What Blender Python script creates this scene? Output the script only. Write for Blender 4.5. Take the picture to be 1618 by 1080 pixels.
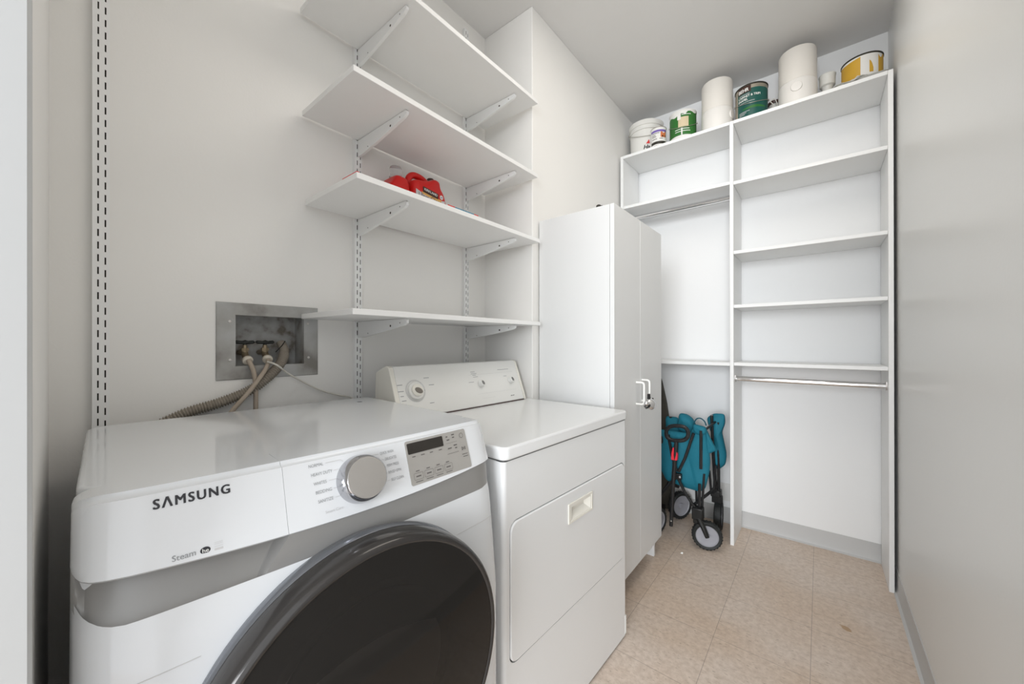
import bpy, bmesh, math, random
from mathutils import Vector, Matrix
from math import sin, cos, pi, sqrt, radians, atan2, hypot
random.seed(7)
S = bpy.context.scene
C = S.collection
for o in list(bpy.data.objects):
    bpy.data.objects.remove(o)

# ------------------------------------------------------------------ camera
cd = bpy.data.cameras.new('camera'); cam = bpy.data.objects.new('camera', cd); C.objects.link(cam)
cd.sensor_fit = 'HORIZONTAL'; cd.sensor_width = 36.0
cd.lens = 36.0 * 596.7 / 1618.0
cd.clip_start = 0.01
cam.location = (0, 0, 1.19)
cam.rotation_euler = (radians(90.097), radians(0.046), radians(39.17))
S.camera = cam

# ------------------------------------------------------------------ light
w = bpy.data.worlds.new('world'); S.world = w; w.use_nodes = True
bg = w.node_tree.nodes['Background']
bg.inputs[0].default_value = (0.93, 0.96, 1.0, 1); bg.inputs[1].default_value = 1.05
def area(name, loc, rot, sx, sy, power, col):
    l = bpy.data.lights.new(name, 'AREA'); l.shape = 'RECTANGLE'; l.size = sx; l.size_y = sy
    l.energy = power; l.color = col
    o = bpy.data.objects.new(name, l); C.objects.link(o); o.location = loc; o.rotation_euler = rot
    return o
# daylight coming in through the wide opening behind the camera
area('daylight', (1.3, -7.5, 2.1), (radians(86), 0, radians(12)), 4.2, 3.0, 420, (0.93, 0.965, 1.0))
# ceiling fixture of the laundry room, just above the camera's view
area('ceiling_lamp_light', (-0.20, 1.35, 2.84), (0, 0, 0), 0.5, 1.2, 5.6, (1.0, 0.94, 0.86))
S.view_settings.view_transform = 'Standard'
S.view_settings.look = 'None'
S.view_settings.exposure = 0.74
S.view_settings.gamma = 1.0
S.view_settings.use_curve_mapping = False

# ------------------------------------------------------------------ materials
def mat(name, col, rough=0.5, metal=0.0, var=0.0, vscale=8.0, bump=0.0, bscale=200.0, spec=0.5, coat=0.0, alpha=1.0, trans=0.0, ior=1.45):
    m = bpy.data.materials.new(name); m.use_nodes = True
    nt = m.node_tree; b = nt.nodes['Principled BSDF']
    b.inputs['Base Color'].default_value = (*col, 1)
    b.inputs['Roughness'].default_value = rough
    b.inputs['Metallic'].default_value = metal
    b.inputs['Specular IOR Level'].default_value = spec
    b.inputs['Coat Weight'].default_value = coat
    b.inputs['Coat Roughness'].default_value = 0.08
    b.inputs['Transmission Weight'].default_value = trans
    b.inputs['IOR'].default_value = ior
    b.inputs['Alpha'].default_value = alpha
    tc = nt.nodes.new('ShaderNodeTexCoord')
    if var > 0:
        n = nt.nodes.new('ShaderNodeTexNoise'); n.inputs['Scale'].default_value = vscale; n.inputs['Detail'].default_value = 4
        r = nt.nodes.new('ShaderNodeMix'); r.data_type = 'RGBA'
        r.inputs[6].default_value = (*[max(0, c * (1 - var)) for c in col], 1)
        r.inputs[7].default_value = (*[min(1, c * (1 + var)) for c in col], 1)
        nt.links.new(tc.outputs['Object'], n.inputs['Vector'])
        nt.links.new(n.outputs['Fac'], r.inputs[0]); nt.links.new(r.outputs[2], b.inputs['Base Color'])
    if bump > 0:
        n2 = nt.nodes.new('ShaderNodeTexNoise'); n2.inputs['Scale'].default_value = bscale; n2.inputs['Detail'].default_value = 3
        bp = nt.nodes.new('ShaderNodeBump'); bp.inputs['Strength'].default_value = bump; bp.inputs['Distance'].default_value = 0.002
        nt.links.new(tc.outputs['Object'], n2.inputs['Vector'])
        nt.links.new(n2.outputs['Fac'], bp.inputs['Height']); nt.links.new(bp.outputs['Normal'], b.inputs['Normal'])
    return m

M = {}
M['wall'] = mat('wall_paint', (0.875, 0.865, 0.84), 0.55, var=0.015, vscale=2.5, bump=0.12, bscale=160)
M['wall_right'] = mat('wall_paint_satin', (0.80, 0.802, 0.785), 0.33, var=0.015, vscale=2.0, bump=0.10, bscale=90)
M['wall_far'] = mat('wall_paint_far', (0.88, 0.885, 0.885), 0.55, var=0.01, vscale=2.0, bump=0.08, bscale=160)
M['ceiling'] = mat('ceiling_paint', (0.80, 0.795, 0.785), 0.8, var=0.01, bump=0.1, bscale=120)
M['trimpaint'] = mat('door_trim_paint', (0.52, 0.53, 0.53), 0.3)
M['base'] = mat('cove_base_vinyl', (0.55, 0.55, 0.545), 0.45, var=0.03, vscale=6)
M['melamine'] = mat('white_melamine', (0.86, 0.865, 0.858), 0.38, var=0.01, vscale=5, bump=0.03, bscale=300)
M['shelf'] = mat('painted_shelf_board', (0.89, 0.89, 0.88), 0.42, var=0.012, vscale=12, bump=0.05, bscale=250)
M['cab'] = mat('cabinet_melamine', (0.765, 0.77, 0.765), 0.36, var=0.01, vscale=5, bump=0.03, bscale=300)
M['metalwhite'] = mat('white_enamel_steel', (0.88, 0.885, 0.88), 0.38)
M['slot'] = mat('slot_shadow_brown', (0.035, 0.028, 0.020), 0.8)
M['appl'] = mat('appliance_enamel', (0.75, 0.77, 0.79), 0.11, coat=0.3)
M['appl2'] = mat('dryer_enamel', (0.82, 0.83, 0.83), 0.22, coat=0.3)
M['cream'] = mat('cream_plastic', (0.82, 0.80, 0.73), 0.35)
M['console'] = mat('console_plastic', (0.80, 0.80, 0.775), 0.3)
M['silver'] = mat('silver_band_plastic', (0.34, 0.335, 0.325), 0.36, metal=0.35)
M['disp'] = mat('control_plate_silver', (0.44, 0.425, 0.40), 0.4, metal=0.3)
M['black'] = mat('black_plastic', (0.012, 0.012, 0.012), 0.35)
M['screen'] = mat('display_glass', (0.030, 0.026, 0.022), 0.12)
M['ink'] = mat('black_ink', (0.03, 0.03, 0.035), 0.5)
M['inkgrey'] = mat('grey_ink', (0.33, 0.34, 0.35), 0.5)
M['inklight'] = mat('light_grey_ink', (0.60, 0.60, 0.60), 0.5)
M['inkdisp'] = mat('dark_grey_ink', (0.13, 0.12, 0.115), 0.5)
M['chrome'] = mat('polished_chrome', (0.80, 0.80, 0.81), 0.07, metal=1.0)
M['knobchrome'] = mat('dark_chrome', (0.50, 0.50, 0.52), 0.1, metal=1.0)
M['brushed'] = mat('brushed_steel', (0.56, 0.54, 0.52), 0.33, metal=0.85)
M['ring'] = mat('smoked_chrome_ring', (0.045, 0.042, 0.040), 0.15, metal=0.3)
M['ringedge'] = mat('bright_ring_edge', (0.20, 0.21, 0.23), 0.2, metal=0.6)
M['bowl'] = mat('drum_bowl_plastic', (0.05, 0.05, 0.055), 0.25)
M['gap'] = mat('gap_rubber', (0.13, 0.13, 0.13), 0.7)
M['greydial'] = mat('grey_dial_insert', (0.20, 0.18, 0.155), 0.5)
M['greydial2'] = mat('light_grey_dial_insert', (0.20, 0.20, 0.195), 0.5)
M['brass'] = mat('aged_brass', (0.30, 0.24, 0.16), 0.4, metal=0.7, var=0.2, vscale=60)
M['valveblack'] = mat('valve_handle_black', (0.018, 0.02, 0.018), 0.5)
M['hose'] = mat('beige_rubber_hose', (0.40, 0.335, 0.27), 0.55, var=0.06, vscale=30)
M['drain'] = mat('grey_corrugated_hose', (0.30, 0.265, 0.22), 0.6, var=0.1, vscale=50)
M['hosenut'] = mat('ivory_hose_nut', (0.66, 0.61, 0.52), 0.5)
M['cord'] = mat('white_cord', (0.72, 0.70, 0.64), 0.5)
M['red'] = mat('red_plastic', (0.66, 0.012, 0.010), 0.3, var=0.05, vscale=10)
M['clear'] = mat('clear_plastic', (0.86, 0.86, 0.86), 0.15, trans=0.75, ior=1.3)
M['clearjar'] = mat('cloudy_clear_plastic', (0.84, 0.84, 0.80), 0.3, trans=0.15, ior=1.3)
M['blue'] = mat('teal_blue_plastic', (0.05, 0.25, 0.38), 0.4)
M['white'] = mat('white_plastic', (0.80, 0.79, 0.76), 0.4)
M['bucketwhite'] = mat('bucket_plastic', (0.78, 0.77, 0.73), 0.4)
M['humid'] = mat('warm_white_plastic', (0.78, 0.745, 0.69), 0.45)
M['humid2'] = mat('pale_white_plastic', (0.81, 0.785, 0.745), 0.4)
M['wire'] = mat('wire_steel', (0.40, 0.38, 0.33), 0.4, metal=0.7)
M['tin'] = mat('tin_can_metal', (0.42, 0.38, 0.31), 0.35, metal=0.7, var=0.15, vscale=25)
M['darkrim'] = mat('dark_rim', (0.03, 0.027, 0.02), 0.5)
M['green'] = mat('green_label', (0.030, 0.16, 0.028), 0.45)
M['dgreen'] = mat('deep_teal_label', (0.008, 0.085, 0.07), 0.4)
M['beige'] = mat('beige_swatch', (0.68, 0.56, 0.37), 0.5)
M['purple'] = mat('purple_print', (0.18, 0.12, 0.42), 0.5)
M['orange'] = mat('orange_print', (0.62, 0.19, 0.07), 0.5)
M['brown'] = mat('dark_brown_print', (0.05, 0.018, 0.012), 0.4)
M['gold'] = mat('gold_print', (0.75, 0.42, 0.12), 0.5)
M['labelgrey'] = mat('pale_label', (0.60, 0.59, 0.60), 0.4)
M['labeldark'] = mat('label_letters', (0.16, 0.11, 0.10), 0.5)
M['whiteink'] = mat('white_ink', (0.85, 0.85, 0.82), 0.5)
M['redink'] = mat('red_ink', (0.65, 0.03, 0.03), 0.5)
M['yellow'] = mat('yellow_paint', (0.62, 0.36, 0.035), 0.45, var=0.08, vscale=20)
M['greylid'] = mat('grey_tray_plastic', (0.42, 0.41, 0.38), 0.5)
M['teal'] = mat('teal_polyester', (0.008, 0.165, 0.235), 0.75, var=0.18, vscale=14, bump=0.5, bscale=220)
M['tealdark'] = mat('teal_webbing', (0.006, 0.09, 0.13), 0.8)
M['frame'] = mat('black_powder_coated_tube', (0.02, 0.02, 0.021), 0.25)
M['tyre'] = mat('black_tyre', (0.018, 0.02, 0.02), 0.6, bump=0.2, bscale=60)
M['rim'] = mat('grey_wheel_rim', (0.33, 0.33, 0.36), 0.4)
M['pinkred'] = mat('coral_red_clip', (0.80, 0.035, 0.06), 0.4)
M['board'] = mat('dark_olive_board', (0.060, 0.054, 0.042), 0.6, var=0.15, vscale=10)
M['paper'] = mat('grubby_paper', (0.55, 0.54, 0.50), 0.7, var=0.25, vscale=40)

def glassmat():
    m = bpy.data.materials.new('smoked_door_glass'); m.use_nodes = True
    nt = m.node_tree; nt.nodes.clear()
    out = nt.nodes.new('ShaderNodeOutputMaterial'); mix = nt.nodes.new('ShaderNodeMixShader')
    tr = nt.nodes.new('ShaderNodeBsdfTransparent'); tr.inputs[0].default_value = (0.30, 0.28, 0.26, 1)
    mix0 = nt.nodes.new('ShaderNodeMixShader'); mix0.inputs[0].default_value = 0.55
    di = nt.nodes.new('ShaderNodeBsdfDiffuse'); di.inputs[0].default_value = (0.022, 0.020, 0.018, 1)
    gl = nt.nodes.new('ShaderNodeBsdfGlossy'); gl.inputs[0].default_value = (0.75, 0.75, 0.75, 1); gl.inputs[1].default_value = 0.05
    fr = nt.nodes.new('ShaderNodeFresnel'); fr.inputs[0].default_value = 1.42
    nt.links.new(tr.outputs[0], mix0.inputs[1]); nt.links.new(di.outputs[0], mix0.inputs[2])
    nt.links.new(fr.outputs[0], mix.inputs[0]); nt.links.new(mix0.outputs[0], mix.inputs[1]); nt.links.new(gl.outputs[0], mix.inputs[2])
    nt.links.new(mix.outputs[0], out.inputs[0])
    return m
M['glass'] = glassmat()

def galvanised(name, dark=1.0, rust=0.0):
    m = bpy.data.materials.new(name); m.use_nodes = True; nt = m.node_tree; b = nt.nodes['Principled BSDF']
    b.inputs['Metallic'].default_value = 0.1; b.inputs['Roughness'].default_value = 0.5
    tc = nt.nodes.new('ShaderNodeTexCoord')
    n = nt.nodes.new('ShaderNodeTexNoise'); n.inputs['Scale'].default_value = 22; n.inputs['Detail'].default_value = 6
    r = nt.nodes.new('ShaderNodeValToRGB'); e = r.color_ramp.elements
    e[0].position = 0.36; e[0].color = (0.20 * dark - rust * 0.04, 0.19 * dark - rust * 0.05, 0.175 * dark - rust * 0.06, 1)
    e[1].position = 0.60; e[1].color = (0.40 * dark, 0.405 * dark, 0.40 * dark, 1)
    k = r.color_ramp.elements.new(0.47); k.color = (0.33 * dark, 0.325 * dark, 0.31 * dark, 1)
    nt.links.new(tc.outputs['Object'], n.inputs['Vector']); nt.links.new(n.outputs['Fac'], r.inputs[0]); nt.links.new(r.outputs[0], b.inputs['Base Color'])
    return m
M['galv'] = galvanised('galvanised_frame', 1.12)
for e_ in M['galv'].node_tree.nodes:
    if e_.type == 'TEX_NOISE': e_.inputs['Scale'].default_value = 7
M['galvin'] = galvanised('galvanised_recess', 1.05, 1.0)

def floor_mat():
    m = bpy.data.materials.new('vinyl_tile_floor'); m.use_nodes = True; nt = m.node_tree; N = nt.nodes; L = nt.links
    b = N['Principled BSDF']; b.inputs['Roughness'].default_value = 0.42
    tc = N.new('ShaderNodeTexCoord')
    sep = N.new('ShaderNodeSeparateXYZ'); L.new(tc.outputs['Object'], sep.inputs[0])
    def math_(op, a, b_=None, v=None):
        n = N.new('ShaderNodeMath'); n.operation = op
        if isinstance(a, (int, float)): n.inputs[0].default_value = a
        else: L.new(a, n.inputs[0])
        if b_ is not None:
            if isinstance(b_, (int, float)): n.inputs[1].default_value = b_
            else: L.new(b_, n.inputs[1])
        return n.outputs[0]
    def seam(out, off):
        a = math_('ADD', out, off); a = math_('DIVIDE', a, 0.308); a = math_('FRACT', a)
        a = math_('SUBTRACT', a, 0.5); a = math_('ABSOLUTE', a); a = math_('SUBTRACT', 0.5, a)
        return math_('MULTIPLY', a, 0.308)
    dx = seam(sep.outputs[0], 0.028 + 3.08); dy = seam(sep.outputs[1], -1.702 + 6.16)
    ex = math_('SMOOTH_MIN', dx, dy); 
    d = math_('MINIMUM', dx, dy)
    line = N.new('ShaderNodeMapRange'); line.inputs[1].default_value = 0.0004; line.inputs[2].default_value = 0.0016
    line.inputs[3].default_value = 1; line.inputs[4].default_value = 0; L.new(d, line.inputs[0])
    n1 = N.new('ShaderNodeTexNoise'); n1.inputs['Scale'].default_value = 48; n1.inputs['Detail'].default_value = 7; n1.inputs['Roughness'].default_value = 0.65; L.new(tc.outputs['Object'], n1.inputs['Vector'])
    r1 = N.new('ShaderNodeValToRGB'); e = r1.color_ramp.elements
    e[0].position = 0.30; e[0].color = (0.57, 0.465, 0.385, 1); e[1].position = 0.62; e[1].color = (0.73, 0.625, 0.54, 1)
    L.new(n1.outputs['Fac'], r1.inputs[0])
    # large warm / grey wear patches
    n3 = N.new('ShaderNodeTexNoise'); n3.inputs['Scale'].default_value = 2.6; n3.inputs['Detail'].default_value = 2; L.new(tc.outputs['Object'], n3.inputs['Vector'])
    mxw = N.new('ShaderNodeMix'); mxw.data_type = 'RGBA'; mxw.blend_type = 'MULTIPLY'; mxw.inputs[0].default_value = 0.8
    rw = N.new('ShaderNodeValToRGB'); rw.color_ramp.elements[0].position = 0.35; rw.color_ramp.elements[0].color = (0.93, 0.86, 0.78, 1)
    rw.color_ramp.elements[1].position = 0.6; rw.color_ramp.elements[1].color = (1, 1, 1, 1)
    L.new(n3.outputs['Fac'], rw.inputs[0]); L.new(r1.outputs[0], mxw.inputs[6]); L.new(rw.outputs[0], mxw.inputs[7])
    # brown flecks and scratches
    mp = N.new('ShaderNodeMapping'); mp.inputs['Scale'].default_value = (1.0, 3.2, 1); mp.inputs['Rotation'].default_value = (0, 0, 0.7); L.new(tc.outputs['Object'], mp.inputs[0])
    n2 = N.new('ShaderNodeTexNoise'); n2.inputs['Scale'].default_value = 50; n2.inputs['Detail'].default_value = 5; L.new(mp.outputs[0], n2.inputs['Vector'])
    r2 = N.new('ShaderNodeValToRGB'); r2.color_ramp.elements[0].position = 0.61; r2.color_ramp.elements[0].color = (0, 0, 0, 1); r2.color_ramp.elements[1].position = 0.68; r2.color_ramp.elements[1].color = (1, 1, 1, 1)
    L.new(n2.outputs['Fac'], r2.inputs[0])
    m1 = N.new('ShaderNodeMix'); m1.data_type = 'RGBA'; f1 = math_('MULTIPLY', r2.outputs[0], 0.45); L.new(f1, m1.inputs[0])
    L.new(mxw.outputs[2], m1.inputs[6]); m1.inputs[7].default_value = (0.24, 0.17, 0.11, 1)
    # ochre stain
    vx = math_('SUBTRACT', sep.outputs[0], 0.083); vy = math_('SUBTRACT', sep.outputs[1], 2.098)
    rx = math_('ADD', math_('MULTIPLY', vx, 0.75), math_('MULTIPLY', vy, 0.66)); ry = math_('SUBTRACT', math_('MULTIPLY', vy, 0.75), math_('MULTIPLY', vx, 0.66))
    dd = math_('SQRT', math_('ADD', math_('POWER', math_('DIVIDE', rx, 0.85), 2.0), math_('POWER', math_('DIVIDE', ry, 1.45), 2.0)))
    nn = N.new('ShaderNodeTexNoise'); nn.inputs['Scale'].default_value = 60; L.new(tc.outputs['Object'], nn.inputs['Vector'])
    dd = math_('ADD', dd, math_('MULTIPLY', math_('SUBTRACT', nn.outputs['Fac'], 0.5), 0.016))
    st = N.new('ShaderNodeMapRange'); st.inputs[1].default_value = 0.013; st.inputs[2].default_value = 0.017; st.inputs[3].default_value = 0.75; st.inputs[4].default_value = 0; L.new(dd, st.inputs[0])
    m2 = N.new('ShaderNodeMix'); m2.data_type = 'RGBA'; L.new(st.outputs[0], m2.inputs[0]); L.new(m1.outputs[2], m2.inputs[6]); m2.inputs[7].default_value = (0.36, 0.20, 0.07, 1)
    m3 = N.new('ShaderNodeMix'); m3.data_type = 'RGBA'; f3 = math_('MULTIPLY', line.outputs[0], 0.55); L.new(f3, m3.inputs[0]); L.new(m2.outputs[2], m3.inputs[6]); m3.inputs[7].default_value = (0.17, 0.12, 0.09, 1)
    L.new(m3.outputs[2], b.inputs['Base Color'])
    return m
M['floor'] = floor_mat()

# ------------------------------------------------------------------ mesh helpers
class MB:
    def __init__(s): s.v = []; s.f = []; s.m = []
    def add(s, vs, fs, mi=0):
        k = len(s.v); s.v += [tuple(v) for v in vs]; s.f += [tuple(i + k for i in f) for f in fs]; s.m += [mi] * len(fs)
    def box(s, a, b, mi=0):
        x0, y0, z0 = a; x1, y1, z1 = b
        v = [(x0, y0, z0), (x1, y0, z0), (x1, y1, z0), (x0, y1, z0), (x0, y0, z1), (x1, y0, z1), (x1, y1, z1), (x0, y1, z1)]
        s.add(v, [(0, 3, 2, 1), (4, 5, 6, 7), (0, 1, 5, 4), (1, 2, 6, 5), (2, 3, 7, 6), (3, 0, 4, 7)], mi)
    def prism(s, pts, fn, mi=0):
        """pts: 2D outline; fn(p, k) -> 3D for k = 0 and 1"""
        n = len(pts); v = [fn(p, 0) for p in pts] + [fn(p, 1) for p in pts]
        s.add(v, [tuple(range(n))[::-1], tuple(range(n, 2 * n))] + [(i, (i + 1) % n, n + (i + 1) % n, n + i) for i in range(n)], mi)
    def tube(s, pts, r, n=10, mi=0, closed=False, cap=True):
        P = [Vector(p) for p in pts]; m = len(P); R = r if isinstance(r, (list, tuple)) else [r] * m
        k0 = len(s.v); up = None; rings = []
        for i in range(m):
            if closed: t = P[(i + 1) % m] - P[i - 1]
            else: t = P[min(i + 1, m - 1)] - P[max(i - 1, 0)]
            if t.length < 1e-9: t = Vector((0, 0, 1))
            t.normalize()
            if up is None:
                up = Vector((0, 0, 1)) if abs(t.z) < 0.9 else Vector((1, 0, 0))
            a = up - t * up.dot(t)
            if a.length < 1e-5: a = Vector((0, 1, 0)) - t * t.y
            a.normalize(); up = a; b = t.cross(a)
            rings.append([P[i] + (a * cos(q * 2 * pi / n) + b * sin(q * 2 * pi / n)) * R[i] for q in range(n)])
        v = [p for rg in rings for p in rg]; f = []
        for i in range(m if closed else m - 1):
            j = (i + 1) % m
            for q in range(n):
                f.append((i * n + q, i * n + (q + 1) % n, j * n + (q + 1) % n, j * n + q))
        if cap and not closed:
            f.append(tuple(range(n))[::-1]); f.append(tuple((m - 1) * n + q for q in range(n)))
        s.add(v, f, mi)
    def lathe(s, prof, c=(0, 0, 0), axis=(0, 0, 1), n=40, mi=0, cap=True, mis=None):
        ax = Vector(axis).normalized(); a = Vector((0, 0, 1)) if abs(ax.z) < 0.9 else Vector((1, 0, 0))
        a = (a - ax * a.dot(ax)).normalized(); b = ax.cross(a); c = Vector(c)
        v = []
        for (r, h) in prof:
            for q in range(n):
                v.append(c + ax * h + (a * cos(q * 2 * pi / n) + b * sin(q * 2 * pi / n)) * r)
        k = len(s.v); s.v += [tuple(p) for p in v]
        for i in range(len(prof) - 1):
            for q in range(n):
                s.f.append((k + i * n + q, k + i * n + (q + 1) % n, k + (i + 1) * n + (q + 1) % n, k + (i + 1) * n + q)); s.m.append(mis[i] if mis else mi)
        if cap:
            s.f.append(tuple(k + q for q in range(n))[::-1]); s.m.append(mis[0] if mis else mi)
            s.f.append(tuple(k + (len(prof) - 1) * n + q for q in range(n))); s.m.append(mis[-1] if mis else mi)
    def grid(s, nu, nv, fn, mi=0):
        v = [fn(i / nu, j / nv) for j in range(nv + 1) for i in range(nu + 1)]
        s.add(v, [(j * (nu + 1) + i, j * (nu + 1) + i + 1, (j + 1) * (nu + 1) + i + 1, (j + 1) * (nu + 1) + i) for j in range(nv) for i in range(nu)], mi)
    def ring(s, outer, inner, mi=0):
        n = len(outer); s.add(list(outer) + list(inner), [(i, (i + 1) % n, n + (i + 1) % n, n + i) for i in range(n)], mi)
    def build(s, name, mats, parent=None, smooth=True, bevel=0, bseg=2, angle=35, loc=None):
        me = bpy.data.meshes.new(name); me.from_pydata(s.v, [], s.f)
        if not isinstance(mats, (list, tuple)): mats = [mats]
        for m in mats: me.materials.append(m)
        for p, mi in zip(me.polygons, s.m): p.material_index = mi
        bm = bmesh.new(); bm.from_mesh(me)
        bmesh.ops.remove_doubles(bm, verts=bm.verts, dist=1e-6)
        bmesh.ops.recalc_face_normals(bm, faces=bm.faces)
        bm.to_mesh(me); bm.free()
        if smooth:
            for p in me.polygons: p.use_smooth = True
            me.set_sharp_from_angle(angle=radians(angle))
        o = bpy.data.objects.new(name, me); C.objects.link(o)
        if parent: o.parent = parent
        if loc: o.location = loc
        if bevel:
            md = o.modifiers.new('bevel', 'BEVEL'); md.width = bevel; md.segments = bseg; md.limit_method = 'ANGLE'; md.angle_limit = radians(40); md.harden_normals = False
        return o

def tag(o, label=None, cat=None, group=None, kind=None):
    if label: o['label'] = label
    if cat: o['category'] = cat
    if group: o['group'] = group
    if kind: o['kind'] = kind
    return o
def empty(name, loc=(0, 0, 0), rz=0, label=None, cat=None, group=None):
    o = bpy.data.objects.new(name, None); C.objects.link(o); o.location = loc; o.rotation_euler = (0, 0, rz); o.empty_display_size = 0.05
    return tag(o, label, cat, group)
def boxo(name, a, b, m, parent=None, bevel=0, smooth=True):
    k = MB(); k.box(a, b); return k.build(name, m, parent, smooth, bevel)
def struct(o): o['kind'] = 'structure'; return o

def text(name, s_, width, height, fn, m, parent, bold=0.0, italic=0.0, space=1.0):
    """flat lettering mapped through fn(u, v); width/height in metres (cap height)"""
    cu = bpy.data.curves.new(name, 'FONT'); cu.body = s_; cu.size = 1.0; cu.shear = italic; cu.space_character = space; cu.resolution_u = 3
    t = bpy.data.objects.new(name + '_tmp', cu); C.objects.link(t)
    dg = bpy.context.evaluated_depsgraph_get(); dg.update()
    me = bpy.data.meshes.new_from_object(t.evaluated_get(dg)); bpy.data.objects.remove(t)
    if len(me.vertices) == 0: return None
    xs = [v.co.x for v in me.vertices]; ys = [v.co.y for v in me.vertices]
    x0, x1, y0, y1 = min(xs), max(xs), 0.0, 0.72
    sx = width / (x1 - x0) if width else height / (y1 - y0)
    sy = height / (y1 - y0)
    V0 = [(v.co.x, v.co.y) for v in me.vertices]; F0 = [tuple(p.vertices) for p in me.polygons]
    reps = 1 if bold <= 0 else 4; V = []; F = []      # bold strokes: the outline repeated with tiny shifts
    o_ = Vector(fn(0, 0)); nrm = (Vector(fn(1e-3, 0)) - o_).cross(Vector(fn(0, 1e-3)) - o_).normalized()
    for q in range(reps):
        du = (q % 2) * bold * 1.2 / 0.72 * height; dv = (q // 2) * bold * 0.5 / 0.72 * height
        F += [tuple(i + len(V) for i in f) for f in F0]
        V += [Vector(fn((a - x0) * sx + du, (b - y0) * sy + dv)) + nrm * (q * 0.00012) for a, b in V0]
    me = bpy.data.meshes.new(name); me.from_pydata(V, [], F)
    me.materials.clear(); me.materials.append(m)
    o = bpy.data.objects.new(name, me); C.objects.link(o); o.parent = parent
    return o

def rrect(cx, cy, hw, hh, r, k=6):
    pts = []
    for (sx, sy, a0) in ((1, 1, 0), (-1, 1, 90), (-1, -1, 180), (1, -1, 270)):
        for i in range(k + 1):
            a = radians(a0 + 90 * i / k)
            pts.append((cx + sx * (hw - r) + r * cos(a), cy + sy * (hh - r) + r * sin(a)))
    return pts

# ================================================================== SETTING
WX = -1.421     # plane of the appliance wall
PX = -1.100     # plane of the stepped-out wall further on
YR = 1.510      # return between them
YF = 2.841      # far wall
RX = 0.287      # right wall
ZC = 2.855      # ceiling

k = MB(); k.box((-2.2, -3.2, -0.08), (1.6, YF + 0.12, 0.0)); struct(k.build('floor', M['floor'], smooth=False))
k = MB(); k.box((-2.2, -0.9, ZC), (1.6, YF + 0.12, ZC + 0.08)); struct(k.build('ceiling', M['ceiling'], smooth=False))
# appliance wall with the hole for the recessed hose box
k = MB()
hy0, hy1, hz0, hz1 = 0.362, 0.580, 1.108, 1.286
k.box((WX - 0.14, -0.25, 0), (WX, hy0, ZC)); k.box((WX - 0.14, hy1, 0), (WX, YR + 0.05, ZC))
k.box((WX - 0.14, hy0, 0), (WX, hy1, hz0)); k.box((WX - 0.14, hy0, hz1), (WX, hy1, ZC))
struct(k.build('wall_left', M['wall'], smooth=False))
k = MB(); k.box((WX - 0.14, YR, 0), (PX, YF + 0.12, ZC)); struct(k.build('wall_column', M['wall'], smooth=False, bevel=0.004))
k = MB(); k.box((PX, YF, 0), (RX + 0.12, YF + 0.12, ZC)); struct(k.build('wall_far', M['wall_far'], smooth=False))
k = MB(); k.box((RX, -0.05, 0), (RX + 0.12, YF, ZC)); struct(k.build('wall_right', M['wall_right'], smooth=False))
# short wall at the near end, slightly out of square, and its painted trim
k = MB()
k.prism([(WX, 0.0005), (-0.62, -0.0125), (-0.62, -0.25), (WX, -0.25)], lambda p, q: (p[0], p[1], 0.0 if q == 0 else ZC))
struct(k.build('wall_near', M['wall'], smooth=False))
k = MB()
k.prism([(-0.62, -0.0105), (-0.600, -0.0105), (-0.595, -0.0135), (-0.595, -0.25), (-0.62, -0.25)], lambda p, q: (p[0], p[1] + (0.0014 if q == 0 else -0.0012), 0.0 if q == 0 else ZC))
struct(k.build('trim_1', M['trimpaint'], smooth=False))
def cove(name, p0, p1, nrm):
    p0 = Vector(p0); p1 = Vector(p1); nrm = Vector(nrm)
    prof = [(0.0, 0.10), (0.0025, 0.10), (0.003, 0.022), (0.007, 0.008), (0.016, 0.0015), (0.016, 0.0), (0.0, 0.0)]
    k = MB(); k.prism(prof, lambda p, q: (p0 if q == 0 else p1) + nrm * p[0] + Vector((0, 0, p[1])))
    return struct(k.build(name, M['base'], smooth=True))
cove('baseboard_far', (PX, YF, 0), (RX, YF, 0), (0, -1, 0))
cove('baseboard_right', (RX, -0.05, 0), (RX, YF, 0), (-1, 0, 0))
cove('baseboard_left', (PX, YR, 0), (PX, YF, 0), (1, 0, 0))

# ================================================================== WASHER
WW = 0.702
wr = empty('washing_machine', (-0.690, 0.015, 0), radians(-3.5), 'white front-loading washing machine with chrome knob and dark round door', 'washing machine')
def endround(y, r=0.034):
    e = max(0.0, min(y, WW - y))
    f = max(0.0, (2.2 * r - e) / (2.2 * r)); return -r * (0.55 * f ** 4 + 0.45 * f ** 14)
def bulge(y): s_ = (y - WW / 2) / (WW / 2); return 0.013 * (1 - s_ * s_)
def zpb(y): s_ = (y - WW / 2) / (WW / 2); return 0.897 - 0.016 * (1 - s_ * s_)
def zbb(y):
    e = max(0.0, min(y, WW - y)); r = 0.05
    return 0.836 + (0.045 * (1 - sqrt(max(0, 1 - ((r - e) / r) ** 2))) if e < r else 0)
def px_(y, z):      # face of the control fascia
    t = (z - 0.895) / 0.092
    return bulge(y) + 0.006 - 0.032 * t + endround(y)
def fz(z):          # lower front profile
    if z > 0.6: return 0.011 + 0.029 * sqrt(max(0, (0.885 - z) / 0.285)) - 0.0115 * max(0, 1 - (0.885 - z) / 0.285)
    return 0.040 + 0.004 * (0.6 - z)
def lx(y, z): return bulge(y) + fz(z) + endround(y, 0.045)

k = MB(); k.box((-0.64, 0.004, 0.035), (-0.035, WW - 0.004, 0.958)); k.build('body', M['appl'], wr, bevel=0.012, bseg=3)
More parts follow.
